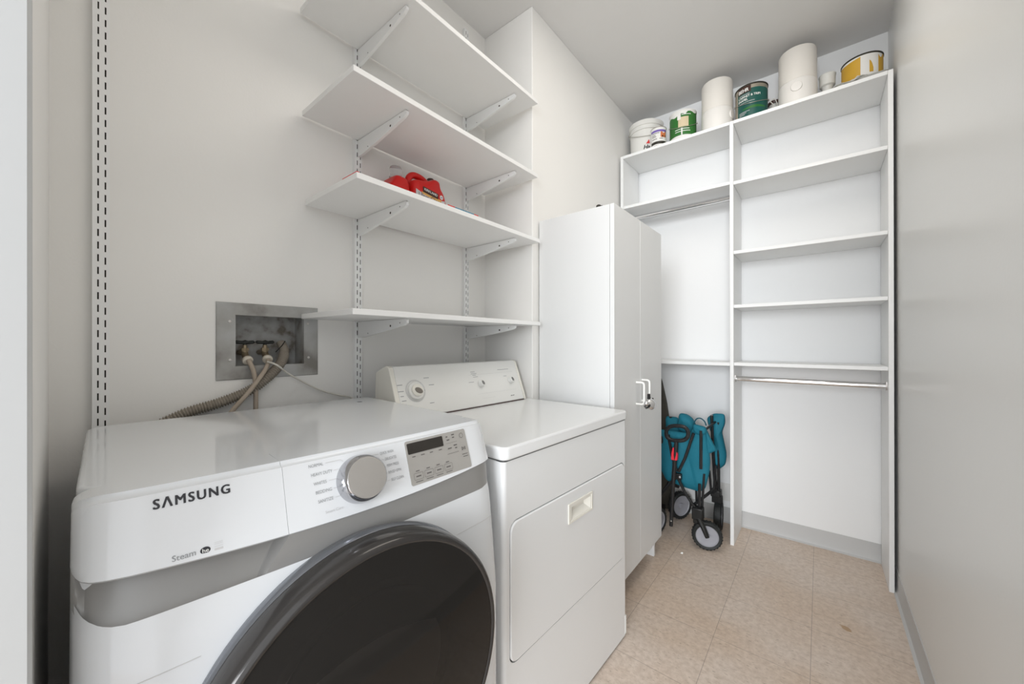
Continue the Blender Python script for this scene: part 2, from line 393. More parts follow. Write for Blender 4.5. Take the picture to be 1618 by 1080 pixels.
# lower front shell
k = MB()
ys = [WW * i / 60 for i in range(61)]
ys = sorted(set(ys + [0.004, 0.009, 0.016, 0.028, WW - 0.004, WW - 0.009, WW - 0.016, WW - 0.028]))
nz = 26
def shell(y, j):
    zt = zbb(y); z = 0.05 + (zt - 0.05) * j / nz
    return (lx(y, z) - (0.004 if j == nz else 0), y, z)
vs = [shell(y, j) for j in range(nz + 1) for y in ys]; n = len(ys)
fs = [(j * n + i, j * n + i + 1, (j + 1) * n + i + 1, (j + 1) * n + i) for j in range(nz) for i in range(n - 1)]
k.add(vs, fs)
for yy in (0.0, WW):    # returns at both sides
    col = [shell(yy, j) for j in range(nz + 1)]
    k.add(col + [(-0.06, yy + (0.004 if yy == 0 else -0.004), c[2]) for c in col], [(j, j + 1, nz + 2 + j, nz + 1 + j) for j in range(nz)])
k.build('front_panel', M['appl'], wr, angle=60)
# hairline joint across the lower front
for (a, b) in ((0.006, 0.118), (0.560, 0.680)):
    k = MB()
    k.tube([(lx(a + (b - a) * i / 14, 0.765) + 0.0002, a + (b - a) * i / 14, 0.765) for i in range(15)], 0.0007, 6)
    k.build('panel_seam', M['inklight'], wr)
# silver band with the scooped drawer grip on the left
def band(y, v):
    y = y + 0.046 * v * max(0.0, 1 - abs(y - 0.190) / (0.150 if y < 0.19 else 0.25))
    ee = min(y, WW - y); top = 0.006 + (0.014 * (1 - ee / 0.024) if ee < 0.024 else 0.0)
    z = zbb(y) - 0.010 + (zpb(y) + top - zbb(y) + 0.010) * v
    yd = 0.190 + 0.046 * v
    base = bulge(y) + 0.010 + endround(y, 0.045) - 0.006 * v
    t = max(0.0, min(1.0, (yd - y) / 0.006)); t = t * t * (3 - 2 * t)
    scoop = -0.006 - 0.034 * v ** 0.8
    lft = max(0.0, min(1.0, (y + 0.001) / 0.012))
    return (base + scoop * t * lft, y, z)
bys = sorted(set([0.0, 0.002, 0.004, 0.006, 0.009, 0.012, 0.015, 0.018, 0.022, 0.028] + [0.035 + 0.0045 * i for i in range(32)] + [0.181, 0.183, 0.184, 0.1855, 0.187, 0.1885, 0.190, 0.1902] + [0.196 + 0.0055 * i for i in range(11)] + [0.26 + 0.012 * i for i in range(33)] + [0.66, 0.668, 0.674, 0.679, 0.683, WW]))
k = MB(); n = len(bys); nv = 12
k.add([band(y, j / nv) for j in range(nv + 1) for y in bys], [(j * n + i, j * n + i + 1, (j + 1) * n + i + 1, (j + 1) * n + i) for j in range(nv) for i in range(n - 1)])
k.build('trim_band', M['silver'], wr, angle=25)
# fascia pieces: detergent drawer front and control panel
def fascia(name, y0, y1, capl, capr):
    nyy = max(16, int((y1 - y0) / 0.008)); q = [y0 + (y1 - y0) * i / nyy for i in range(nyy + 1)]
    if capl: q = sorted(set(q + [0.002, 0.005, 0.010, 0.02, 0.03]))
    if capr: q = sorted(set(q + [WW - 0.002, WW - 0.005, WW - 0.010, WW - 0.02, WW - 0.03]))
    def col(y):
        e = min(y if capl else 9, WW - y if capr else 9); r = 0.030
        drop = 0.014 * (1 - sqrt(max(0, 1 - ((r - e) / r) ** 2))) if e < r else 0
        lift = 0.012 * (1 - sqrt(max(0, 1 - ((0.018 - e) / 0.018) ** 2))) if e < 0.018 else 0
        zb = zpb(y) + lift; zt = 0.984 - drop
        pts = [(-0.060, y, zb + 0.002), (px_(y, zb) - 0.012, y, zb - 0.001), (px_(y, zb) - 0.003, y, zb)]
        pts += [(px_(y, zb) , y, zb + 0.003)]
        for i in range(1, 9):
            z = zb + 0.003 + (zt - zb - 0.003) * i / 8; pts.append((px_(y, z), y, z))
        xt = px_(y, zt)
        for a in (25, 50, 75, 90):
            pts.append((xt - 0.010 * sin(radians(a)) - 0.001, y, zt + 0.008 * (1 - cos(radians(a)))))
        pts.append((-0.085, y, zt + 0.008))
        return pts
    cols = [col(y) for y in q]; m_ = len(cols[0]); kk = MB()
    kk.add([p for c in cols for p in c], [(i * m_ + j, (i + 1) * m_ + j, (i + 1) * m_ + j + 1, i * m_ + j + 1) for i in range(len(q) - 1) for j in range(m_ - 1)])
    for c in (0, len(q) - 1): kk.add(cols[c], [tuple(range(m_))])
    return kk.build(name, M['appl'], wr, angle=50)
fascia('detergent_drawer', 0.0, 0.2282, True, False)
fascia('control_panel', 0.2287, WW, False, True)
for (a_, b_) in ((-0.62, 0.02), (-0.62, 0.61), (-0.09, 0.02), (-0.09, 0.61)):
    boxo('foot', (a_, b_, 0.0), (a_ + 0.05, b_ + 0.05, 0.036), M['gap'], wr)
# lid
k = MB()
k.prism(rrect(-0.370, WW / 2, 0.288, WW / 2 - 0.002, 0.040, 10), lambda p, q: (p[0], p[1], 0.958 if q == 0 else 0.990))
k.build('lid', M['appl'], wr, bevel=0.007, bseg=3)
k = MB()
for (x, a, b) in ((-0.0795, 0.02, 0.666),):
    k.box((x, a, 0.985), (x + 0.0015, b, 0.9912))
k.build('lid_seam', M['inklight'], wr)
k = MB(); k.box((-0.565, 0.612, 0.9895), (-0.552, 0.625, 0.9905)); k.build('lid_mark', M['ink'], wr)
# knob on the sloping fascia
sl = atan2(0.032, 0.092); nx = Vector((cos(sl), 0, sin(sl)))
kc = Vector((px_(0.353, 0.937), 0.353, 0.937))
kn = MB()
kn.lathe([(0.0435, 0.0), (0.0435, 0.004), (0.0425, 0.012), (0.0390, 0.028), (0.0365, 0.031)], kc, nx, 56)
knob = kn.build('cycle_knob', M['knobchrome'], wr, angle=50)
kn = MB(); kn.lathe([(0.0362, 0.0305), (0.0355, 0.0325), (0.02, 0.0333), (0.001, 0.0335)], kc, nx, 56); kn.build('knob_face', M['brushed'], knob, angle=50)
def fp(y, z, off=0.0006): return Vector((px_(y, z) + off, y, z))
def fmap(y0, z0, off=0.0006): return lambda u, v: fp(y0 + u, z0 + v, off)
text('brand_lettering', 'S\u039bMSUNG', 0.0835, 0.0125, fmap(0.0735, 0.9645), M['ink'], wr, bold=0.05, space=1.22)
text('steam_lettering', 'Steam', 0.0245, 0.0072, fmap(0.0905, 0.8965), M['inkgrey'], wr, bold=0.02)
k = MB(); k.add([fp(0.1255 + 0.0058 * cos(a * pi / 12), 0.899 + 0.0042 * sin(a * pi / 12)) for a in range(24)], [tuple(range(24))]); k.build('efficiency_mark', M['ink'], wr)
text('efficiency_lettering', 'he', 0.0068, 0.0052, fmap(0.1222, 0.8965, 0.0011), M['whiteink'], wr, bold=0.02)
k = MB()
for (a, b, c, d) in ((0.1355, 0.1455, 0.8945, 0.8975), (0.1355, 0.1455, 0.8995, 0.9000), (0.1355, 0.1455, 0.9025, 0.9030), (0.1355, 0.1455, 0.9045, 0.9050)):
    k.add([fp(a, c), fp(b, c), fp(b, d), fp(a, d)], [(0, 1, 2, 3)])
k.build('energy_mark', M['inklight'], wr)
left = [('NORMAL', 0.268, 0.974), ('HEAVY DUTY', 0.2705, 0.9595), ('WHITES', 0.2725, 0.945), ('BEDDING', 0.2745, 0.931), ('SANITIZE', 0.2765, 0.9165)]
wds = [0.024, 0.035, 0.0215, 0.0265, 0.025]
for (s_, a, b), wd in zip(left, wds):
    text('cycle_lettering', s_, wd, 0.0052, fmap(a, b), M['inkgrey'], wr)
right = [('QUICK WASH', 0.3985, 0.969, 0.029), ('DELICATES', 0.4075, 0.957, 0.0245), ('PERM PRESS', 0.409, 0.9445, 0.026), ('RINSE+SPIN', 0.410, 0.932, 0.0275), ('SELF CLEAN', 0.413, 0.918, 0.0275)]
for s_, a, b, wd in right:
    text('cycle_lettering', s_, wd, 0.0052, fmap(a, b), M['inkgrey'], wr)
text('care_lettering', 'Smart Care', 0.030, 0.0045, fmap(0.286, 0.898), M['inklight'], wr)
k = MB()
def fline(a, b, t=0.00045):
    (y0, z0), (y1, z1) = a, b; d = Vector((y1 - y0, z1 - z0)); d.normalize(); nn = Vector((-d.y, d.x)) * t
    k.add([fp(y0 + nn.x, z0 + nn.y), fp(y1 + nn.x, z1 + nn.y), fp(y1 - nn.x, z1 - nn.y), fp(y0 - nn.x, z0 - nn.y)], [(0, 1, 2, 3)])
fline((0.296, 0.9765), (0.322, 0.9765)); fline((0.322, 0.9765), (0.3265, 0.973))
fline((0.309, 0.962), (0.317, 0.962)); fline((0.298, 0.9475), (0.312, 0.9475)); fline((0.304, 0.9335), (0.313, 0.9335)); fline((0.305, 0.919), (0.318, 0.919))
k.build('cycle_lines', M['inklight'], wr); k = MB()
fline((0.378, 0.9715), (0.3955, 0.9715)); fline((0.378, 0.9715), (0.374, 0.966)); fline((0.388, 0.9595), (0.405, 0.9595)); fline((0.395, 0.947), (0.4065, 0.947)); fline((0.4, 0.9345), (0.4075, 0.9345)); fline((0.399, 0.9205), (0.411, 0.9205))
k.build('cycle_lines', M['inklight'], wr)
# display plate
def plate(name, y0, y1, z0, z1, r, m, parent, off0, off1):
    pts = rrect((y0 + y1) / 2, (z0 + z1) / 2, (y1 - y0) / 2, (z1 - z0) / 2, r, 4)
    kk = MB(); kk.prism(pts, lambda p, q: fp(p[0], p[1], off0 if q == 0 else off1)); return kk.build(name, m, parent, smooth=False)
dp = plate('display_plate', 0.455, 0.622, 0.897, 0.982, 0.004, M['disp'], wr, -0.001, 0.0012)
plate('screen', 0.459, 0.552, 0.9565, 0.9775, 0.002, M['screen'], dp, 0.001, 0.0018)
k = MB()
def fl2(y0, z0, y1, z1, t=0.0004):
    d = Vector((y1 - y0, z1 - z0)); d.normalize(); nn = Vector((-d.y, d.x)) * t
    k.add([fp(y0 + nn.x, z0 + nn.y, 0.0018), fp(y1 + nn.x, z1 + nn.y, 0.0018), fp(y1 - nn.x, z1 - nn.y, 0.0018), fp(y0 - nn.x, z0 - nn.y, 0.0018)], [(0, 1, 2, 3)])
for i in range(4):
    c = 0.4745 + i * 0.0265; pts = rrect(c, 0.9125, 0.0112, 0.0062, 0.002, 3)
    for a, b in zip(pts, pts[1:] + pts[:1]): fl2(*a, *b, t=0.00025)
    fl2(c - 0.006, 0.9125, c + 0.006, 0.9125, 0.0011)
    fl2(c - 0.005, 0.9225, c + 0.004, 0.9225, 0.0008)
    fl2(c - 0.009, 0.9025, c + 0.009, 0.9025, 0.0006)
for (a, b) in ((0.467, 0.475), (0.489, 0.498), (0.512, 0.520), (0.536, 0.545)): fl2(a, 0.9505, b, 0.9505, 0.0009)
for (a, b, z) in ((0.562, 0.567, 0.973), (0.563, 0.571, 0.966), (0.579, 0.587, 0.975), (0.580, 0.586, 0.969), (0.562, 0.573, 0.948), (0.580, 0.590, 0.952), (0.583, 0.589, 0.946)): fl2(a, z, b, z, 0.0011)
fl2(0.558, 0.959, 0.592, 0.959, 0.0002); fl2(0.558, 0.937, 0.592, 0.937, 0.0003)
cc = [(0.608 + 0.0052 * cos(a * pi / 9), 0.969 + 0.0052 * sin(a * pi / 9)) for a in range(18)]
for a, b in zip(cc, cc[1:] + cc[:1]): fl2(*a, *b, t=0.0004)
for (a, b, c, d) in ((0.603, 0.944, 0.603, 0.937), (0.603, 0.944, 0.608, 0.9405), (0.603, 0.937, 0.608, 0.9405), (0.610, 0.944, 0.610, 0.937), (0.613, 0.944, 0.613, 0.937), (0.600, 0.928, 0.617, 0.928), (0.602, 0.923, 0.617, 0.923)): fl2(a, b, c, d, 0.0006)
k.build('display_marks', M['inkdisp'], dp, smooth=False)
# round door
dc = Vector((0.0, 0.347, 0.583))
k = MB(); k.lathe([(0.266, 0.020), (0.273, 0.040), (0.2725, 0.048), (0.2700, 0.052)], dc, (1, 0, 0), 96, cap=False)
dr = k.build('door', M['ringedge'], wr, angle=60)
k = MB(); k.lathe([(0.2698, 0.0515), (0.2715, 0.066), (0.2705, 0.084), (0.2675, 0.096), (0.2620, 0.1010), (0.2570, 0.1010), (0.2545, 0.098)], dc, (1, 0, 0), 96, cap=False); k.build('door_ring', M['ring'], dr, angle=60)
k = MB(); k.lathe([(0.2550, 0.0985), (0.19, 0.1045), (0.13, 0.109), (0.06, 0.1115), (0.001, 0.112)], dc, (1, 0, 0), 96, cap=False); k.build('door_glass', M['glass'], dr, angle=80)
k = MB(); k.lathe([(0.2545, 0.096), (0.215, 0.070), (0.180, 0.056), (0.168, 0.060), (0.160, 0.052), (0.150, 0.0485), (0.001, 0.047)], dc, (1, 0, 0), 96, cap=False); k.build('door_bowl', M['bowl'], dr, angle=40)

# ================================================================== DRYER
DW = 0.735
dy = empty('clothes_dryer', (-0.640, 0.750, 0), radians(-2.2), 'white top-console clothes dryer with three dials and drop-down door', 'dryer')
# body: sides/back and a front with the door opening
k = MB(); k.box((-0.640, 0.004, 0.008), (-0.030, DW - 0.004, 0.876)); k.build('body', M['appl2'], dy, bevel=0.004)
def rr3(x, cy, cz, hw, hh, r, kx=8): return [(x, p[0], p[1]) for p in rrect(cy, cz, hw, hh, r, kx)]
dcy, dcz, dhw, dhh = 0.3705, 0.520, 0.3445, 0.189
k = MB()
O_ = rr3(0.0, DW / 2, 0.4415, DW / 2 - 0.012, 0.4345, 0.001); I_ = rr3(0.0, dcy, dcz, dhw + 0.0034, dhh + 0.0034, 0.030)
k.ring(O_, I_)
# rolled vertical edges
for s_ in (0, 1):
    ang = [i * pi / 16 for i in range(9)]
    f_ = lambda a: (-0.012 + 0.012 * cos(a), (0.012 - 0.012 * sin(a)) if s_ == 0 else (DW - 0.012 + 0.012 * sin(a)))
    P = [f_(a) for a in ang] + [(-0.05, 0.0 if s_ == 0 else DW)]
    m_ = len(P); k.add([(p[0], p[1], 0.007) for p in P] + [(p[0], p[1], 0.876) for p in P], [(i, i + 1, m_ + i + 1, m_ + i) for i in range(m_ - 1)])
I2 = rr3(-0.010, dcy, dcz, dhw + 0.0034, dhh + 0.0034, 0.030); k.ring(I_, I2)
k.build('front_panel', M['appl2'], dy, angle=50)
k = MB(); k.box((-0.028, 0.02, 0.30), (-0.0085, 0.722, 0.74)); k.build('door_gap', M['gap'], dy)
# drop-down door with pocket handle
k = MB(); hcy, hcz, hhw, hhh = 0.376, 0.640, 0.0755, 0.0315
A = rr3(-0.008, dcy, dcz, dhw, dhh, 0.028); B = rr3(0.0005, dcy, dcz, dhw, dhh, 0.028); B2 = rr3(0.0035, dcy, dcz, dhw - 0.003, dhh - 0.003, 0.026)
H_ = rr3(0.0035, hcy, hcz, hhw, hhh, 0.002); H2 = rr3(-0.006, hcy, hcz, hhw, hhh, 0.002)
k.ring(A, B); k.ring(B, B2); k.ring(B2, H_); k.ring(H_, H2)
dd_ = k.build('door', M['appl2'], dy, angle=30)
k = MB()
F0 = rr3(0.0040, hcy, hcz, hhw + 0.001, hhh + 0.001, 0.002); F1 = rr3(0.0075, hcy, hcz, hhw, hhh, 0.002); F2 = rr3(0.0075, hcy, hcz, hhw - 0.008, hhh - 0.006, 0.002)
F3 = rr3(0.0060, hcy, hcz, hhw - 0.0085, hhh - 0.0065, 0.002)
F3b = rr3(0.0060, hcy + 0.002, hcz - 0.002, hhw - 0.016, hhh - 0.011, 0.002)
F4 = rr3(-0.0075, hcy + 0.004, hcz + 0.006, hhw - 0.040, hhh - 0.022, 0.002)
k.ring(F0, F1); k.ring(F1, F2); k.ring(F2, F3); k.ring(F3, F3b); k.ring(F3b, F4); k.add(F4, [tuple(range(len(F4)))])
k.build('door_handle', M['cream'], dd_, smooth=False)
# top
k = MB(); k.prism(rrect(-0.315, DW / 2, 0.322, DW / 2 + 0.003, 0.022, 6), lambda p, q: (p[0], p[1], 0.8795 if q == 0 else 0.9150))
k.build('top_panel', M['appl2'], dy, bevel=0.006, bseg=3)
k = MB(); k.box((-0.62, 0.006, 0.874), (-0.004, DW - 0.006, 0.881)); k.build('top_gap', M['gap'], dy)
for (a_, b_) in (((-0.045, DW - 0.040, 0.0), (-0.012, DW - 0.006, 0.008)), ((-0.62, 0.01, 0.0), (-0.58, 0.05, 0.0078)), ((-0.62, DW - 0.05, 0.0), (-0.58, DW - 0.01, 0.0078)), ((-0.05, 0.01, 0.0), (-0.012, 0.05, 0.0078))):
    boxo('foot', a_, b_, M['white'], dy)
k = MB(); k.box((-0.0065, DW - 0.010, 0.012), (0.0008, DW - 0.0005, 0.085)); k.build('edge_clip', M['whiteink'], dy)
# console
prof = [(-0.503, 0.9165), (-0.500, 0.921), (-0.562, 1.094), (-0.570, 1.1015), (-0.585, 1.104), (-0.655, 1.078), (-0.665, 0.9165)]
k = MB(); k.prism(prof, lambda p, q: (p[0], 0.020 if q == 0 else 0.690, p[1])); cs = k.build('console', M['console'], dy, bevel=0.003, angle=30)
for nm, (a, b) in (('end_cap', (0.002, 0.020)), ('end_cap', (0.690, 0.702))):
    k = MB(); k.prism(prof, lambda p, q: (p[0] * 1.0 + (0.004 if p[0] > -0.55 else 0.0), a if q == 0 else b, p[1] + (0.001 if p[1] > 1 else 0))); k.build(nm, M['cream'], cs, bevel=0.003)
k = MB(); k.box((-0.5035, 0.022, 0.9152), (-0.4990, 0.690, 0.9185)); k.build('console_gap', M['brown'], cs)
cu_ = (Vector((-0.562, 0, 1.094)) - Vector((-0.500, 0, 0.921))); cl_ = cu_.length; cu_.normalize(); cn = Vector((cu_.z, 0, -cu_.x)) ; cn = cn if cn.x > 0 else -cn
def cp(y, s_, off=0.0005): return Vector((-0.500, 0, 0.921)) + cu_ * s_ + cn * off + Vector((0, y, 0))
def dial(y, s_, r, main):
    k = MB(); k.lathe([(r, 0.0), (r, 0.006), (r * 0.93, 0.0090), (r * 0.60, 0.0098)], cp(y, s_), cn, 40)
    o = k.build('timer_dial' if main else 'option_knob', M['console'], cs, angle=40)
    k = MB(); q = 0.68 if main else 0.86
    k.lathe([(r * q, 0.0095), (r * q, 0.0145), (r * q * 0.86, 0.0170), (0.001, 0.0175)], cp(y, s_), cn, 32); h = k.build('dial_grip', M['cream'] if main else M['console'], o, angle=40)
    a0 = radians(-28 if main else -62); fa, fb = (0.50, 0.30) if main else (0.62, 0.36); pts = [(r * fa * cos(t * pi / 10), r * fb * sin(t * pi / 10)) for t in range(20)]
    k = MB(); dyy = r * (0.08 if main else 0.0)
    k.prism([(a * cos(a0) - b * sin(a0), a * sin(a0) + b * cos(a0)) for a, b in pts], lambda p, qq: cp(y + dyy + p[0], s_ - dyy + p[1], 0.0172 if qq == 0 else 0.0192))
    k.build('dial_insert', M['greydial'] if main else M['greydial2'], h, smooth=False)
dial(0.094, 0.095, 0.034, True); dial(0.430, 0.095, 0.0165, False); dial(0.625, 0.097, 0.0165, False)
k = MB()
def cl(y0, s0, y1, s1, t):
    d = Vector((y1 - y0, s1 - s0)); d.normalize(); nn = Vector((-d.y, d.x)) * t
    k.add([cp(y0 + nn.x, s0 + nn.y), cp(y1 + nn.x, s1 + nn.y), cp(y1 - nn.x, s1 - nn.y), cp(y0 - nn.x, s0 - nn.y)], [(0, 1, 2, 3)])
for a in range(0, 360, 7):
    r0, r1 = 0.0375, 0.043; c_, s__ = cos(radians(a)), sin(radians(a)); cl(0.094 + r0 * c_, 0.095 + r0 * s__, 0.094 + r1 * c_, 0.095 + r1 * s__, 0.0008)
k.build('dial_ticks', M['inkgrey'], cs, smooth=False); k = MB()
for grp in (((0.020, 0.043, 0.122), (0.020, 0.044, 0.098), (0.027, 0.041, 0.080), (0.029, 0.048, 0.063), (0.031, 0.047, 0.048)), ((0.140, 0.165, 0.141), (0.158, 0.182, 0.112), (0.146, 0.166, 0.042))):
    for (y0, y1, z) in grp:
        k = MB(); cl(y0, z, y1, z, 0.0012); k.build('timer_print', M['inkgrey'], cs, smooth=False)
for grp in (((0.385, 0.410, 0.150), (0.385, 0.418, 0.142), (0.392, 0.412, 0.135), (0.394, 0.422, 0.127), (0.362, 0.392, 0.105)), ((0.555, 0.630, 0.151), (0.585, 0.606, 0.118))):
    k = MB()
    for (y0, y1, z) in grp: cl(y0, z, y1, z, 0.0009)
    k.build('option_print', M['inkgrey'], cs, smooth=False)
k = MB()
for (y0, y1, z) in ((0.37, 0.655, 0.137), (0.40, 0.65, 0.050), (0.42, 0.50, 0.028)): cl(y0, z, y1, z, 0.0003)
k.build('panel_lines', M['inklight'], cs, smooth=False)
k = MB()
for i, w_ in enumerate((0.005, 0.003, 0.004, 0.005)): cl(0.602 + i * 0.0062, 0.022, 0.602 + i * 0.0062 + w_, 0.022 + (0.0015 if i % 2 else 0), 0.0019)
k.build('console_badge', M['inkdisp'], cs, smooth=False)

# ================================================================== SHELF STANDARDS, BRACKETS, SHELVES
STW = 0.030; STD = 0.016; pitch = 0.03175
def make_standard(name, y0, z0, z1, phase, label, slot_y=(0.010, 0.0225)):
    k = MB(); x = WX + STD; yy = [0, slot_y[0] - 0.0014, slot_y[0] + 0.0014, slot_y[1] - 0.0014, slot_y[1] + 0.0014, STW]
    nS = int((z1 - z0) / pitch)
    for c, offs in ((0, None), (1, 0.0), (2, None), (3, -0.0065), (4, None)):
        a, b = y0 + yy[c], y0 + yy[c + 1]
        if offs is None: k.add([(x, a, z0), (x, b, z0), (x, b, z1), (x, a, z1)], [(0, 1, 2, 3)]); continue
        z = z0; s0 = z0 + ((phase - z0 + offs) % pitch)
        while s0 + 0.018 < z1:
            k.add([(x, a, z), (x, b, z), (x, b, s0), (x, a, s0)], [(0, 1, 2, 3)]); z = s0 + 0.018; s0 += pitch
        k.add([(x, a, z), (x, b, z), (x, b, z1), (x, a, z1)], [(0, 1, 2, 3)])
    for yv in (y0, y0 + STW): k.add([(WX, yv, z0), (x, yv, z0), (x, yv, z1), (WX, yv, z1)], [(0, 1, 2, 3)])
    k.add([(x - 0.006, y0 + 0.001, z0), (x - 0.006, y0 + STW - 0.001, z0), (x - 0.006, y0 + STW - 0.001, z1), (x - 0.006, y0 + 0.001, z1)], [(0, 1, 2, 3)], 1)
    for zv in (z0, z1): k.add([(WX, y0, zv), (x, y0, zv), (x, y0 + STW, zv), (WX, y0 + STW, zv)], [(0, 1, 2, 3)])
    o = k.build(name, [M['metalwhite'], M['slot']], smooth=False)
    return tag(o, label, 'shelf standard', 'slotted shelf standards on the wall')
make_standard('shelf_standard', 0.0685, 0.55, 2.80, 2.030, 'tall white slotted standard left of the metal hose box, carrying no shelf')
make_standard('shelf_standard', 0.7545, 0.55, 2.80, 1.537, 'white slotted standard holding the left shelf brackets, between hose box and dryer console')
make_standard('shelf_standard', 1.3425, 0.55, 2.80, 1.119, 'white slotted standard nearest the tall cabinet, holding the right shelf brackets')

SZ = {'bottom': 1.2730, 'third': 1.6735, 'second': 1.9830, 'top': 2.3390}
desc = {'bottom': 'lowest white wall shelf, level with the top of the hose box', 'third': 'white wall shelf carrying the red detergent jugs', 'second': 'white wall shelf just above the red detergent jugs', 'top': 'topmost white wall shelf close to the ceiling'}
yrng = {'bottom': (0.5575, 1.508), 'third': (0.570, 1.5035), 'second': (0.560, 1.487), 'top': (0.5535, 1.488)}
for key, z in SZ.items():
    a, b = yrng[key]
    tag(boxo('wall_shelf', (-1.4035, a, z), (-1.0505, b, z + 0.0180), M['shelf'], bevel=0.0012), desc[key], 'shelf', 'white shelves above the appliances')
def make_bracket(y, z, label):
    prof = [(0, 0), (0.315, 0), (0.3205, -0.005), (0.319, -0.014), (0.305, -0.021), (0.16, -0.044), (0.03, -0.062), (0, -0.062)]
    k = MB(); x0 = WX + STD
    k.prism([(x0 + p[0], z - 0.0012 + p[1]) for p in prof], lambda p, q: (p[0], y + (0.0050 if q else -0.0050), p[1]))
    for (px2, pz, r) in ((0.075, -0.046, 0.0022), (0.225, -0.022, 0.0042), (0.282, -0.013, 0.0022)):
        for side in (-0.0053, 0.0053):
            k.add([(x0 + px2 + r * cos(a * pi / 6), y + side, z - 0.0012 + pz + r * sin(a * pi / 6)) for a in range(12)], [tuple(range(12))], 1)
    # hooks into the slots
    k.box((x0 - 0.005, y - 0.001, z - 0.052), (x0 + 0.002, y + 0.001, z - 0.040)); k.box((x0 - 0.005, y - 0.001, z - 0.020), (x0 + 0.002, y + 0.001, z - 0.008))
    o = k.build('shelf_bracket', [M['metalwhite'], M['slot']], smooth=False)
    return tag(o, label, 'bracket', 'steel brackets under the wall shelves')
for key, z in SZ.items():
    nm = {'bottom': 'lowest shelf', 'third': 'shelf with the red jugs', 'second': 'shelf above the red jugs', 'top': 'topmost shelf'}[key]
    make_bracket(0.7545 + 0.0165, z, 'white steel bracket at the left standard under the ' + nm)
    make_bracket(1.3425 + 0.0165, z, 'white steel bracket at the right standard under the ' + nm)

# ================================================================== RECESSED HOSE BOX
hb = empty('hose_outlet_box', (WX, 0.4705, 1.1955), 0, 'recessed galvanised metal outlet box for the washer hoses', 'outlet box')
def L_(x, y, z): return (x - WX, y - 0.4705, z - 1.1955)
k = MB(); m_ = 4
def rect(x, y0, y1, z0, z1): return [L_(x, y0, z0), L_(x, y1, z0), L_(x, y1, z1), L_(x, y0, z1)]
fo = rect(WX + 0.0015, 0.3205, 0.6205, 1.0745, 1.3160); fo2 = rect(WX + 0.004, 0.3225, 0.6185, 1.0765, 1.3140); fi = rect(WX + 0.004, 0.370, 0.572, 1.1165, 1.2775); fi2 = rect(WX - 0.012, 0.371, 0.571, 1.1175, 1.2765)
k.ring(fo, fo2); k.ring(fo2, fi); k.ring(fi, fi2); k.build('face_frame', M['galv'], hb, smooth=False)
k = MB(); ri = rect(WX - 0.002, 0.3645, 0.5775, 1.1105, 1.2835); rb = rect(WX - 0.088, 0.3645, 0.5775, 1.1105, 1.2835); k.ring(ri, rb); k.add(rb, [(0, 1, 2, 3)]); k.build('recess', M['galvin'], hb, smooth=False)
for (a, b) in ((0.3545, 1.256), (0.585, 1.259), (0.3555, 1.1365), (0.587, 1.1375)):
    k = MB(); k.lathe([(0.0045, 0.0), (0.0042, 0.0018), (0.002, 0.0026), (0.0005, 0.0027)], L_(WX + 0.004, a, b), (1, 0, 0), 16); k.build('screw', M['brushed'], hb)
for yv in (0.4035, 0.4610):
    xv = WX - 0.030
    k = MB(); k.tube([L_(xv, yv, 1.150), L_(xv, yv, 1.166), L_(xv, yv, 1.183)], [0.010, 0.009, 0.006], 12)
    k.tube([L_(xv - 0.055, yv, 1.158), L_(xv, yv, 1.158)], 0.009, 10)
    k.lathe([(0.0115, 0), (0.0115, 0.010)], L_(xv, yv, 1.163), (0, 0, 1), 6)
    k.tube([L_(xv, yv, 1.155), L_(xv + 0.010, yv, 1.146), L_(xv + 0.022, yv, 1.137)], 0.010, 12)
    vv = k.build('valve', M['brass'], hb)
    k = MB(); pts = [L_(xv + 0.003, yv - 0.0275, 1.191), L_(xv + 0.003, yv - 0.024, 1.1925), L_(xv + 0.003, yv - 0.008, 1.191), L_(xv + 0.003, yv, 1.193), L_(xv + 0.003, yv + 0.008, 1.191), L_(xv + 0.003, yv + 0.023, 1.1925), L_(xv + 0.003, yv + 0.0265, 1.191)]
    k.tube(pts, [0.003, 0.0058, 0.0052, 0.0065, 0.0052, 0.0058, 0.003], 10); k.tube([L_(xv, yv, 1.180), L_(xv + 0.002, yv, 1.192)], 0.0055, 10)
    k.build('valve_handle', M['valveblack'], vv)
def bez(P, n=14):
    out = []; P = [Vector(p) for p in P]
    for i in range(len(P) - 1):
        p0 = P[max(i - 1, 0)]; p1 = P[i]; p2 = P[i + 1]; p3 = P[min(i + 2, len(P) - 1)]
        for t in [j / n for j in range(n)]:
            out.append(0.5 * ((2 * p1) + (-p0 + p2) * t + (2 * p0 - 5 * p1 + 4 * p2 - p3) * t * t + (-p0 + 3 * p1 - 3 * p2 + p3) * t ** 3))
    return out + [P[-1]]
def hose(name, P, r, m, label, nutdir):
    e = empty(name, P[0], 0, label, 'hose'); o0 = Vector(P[0])
    k = MB(); k.tube([p - o0 for p in bez(P)], r, 12); k.build('tube', m, e)
    k = MB(); d = Vector(nutdir).normalized(); k.lathe([(0.0135, -0.002), (0.0150, 0.001), (0.0150, 0.008), (0.012, 0.0115), (r * 0.95, 0.012)], (0, 0, 0), d, 20); k.build('hose_nut', M['hosenut'], e)
    return e
hose('water_hose', [(-1.428, 0.4035, 1.1365), (-1.408, 0.4050, 1.127), (-1.397, 0.412, 1.100), (-1.392, 0.4165, 1.060), (-1.392, 0.4170, 0.99), (-1.392, 0.417, 0.90), (-1.394, 0.41, 0.70)], 0.0068, M['hose'], 'beige hose dropping straight down from the left valve', (0.8, 0.1, -0.55))
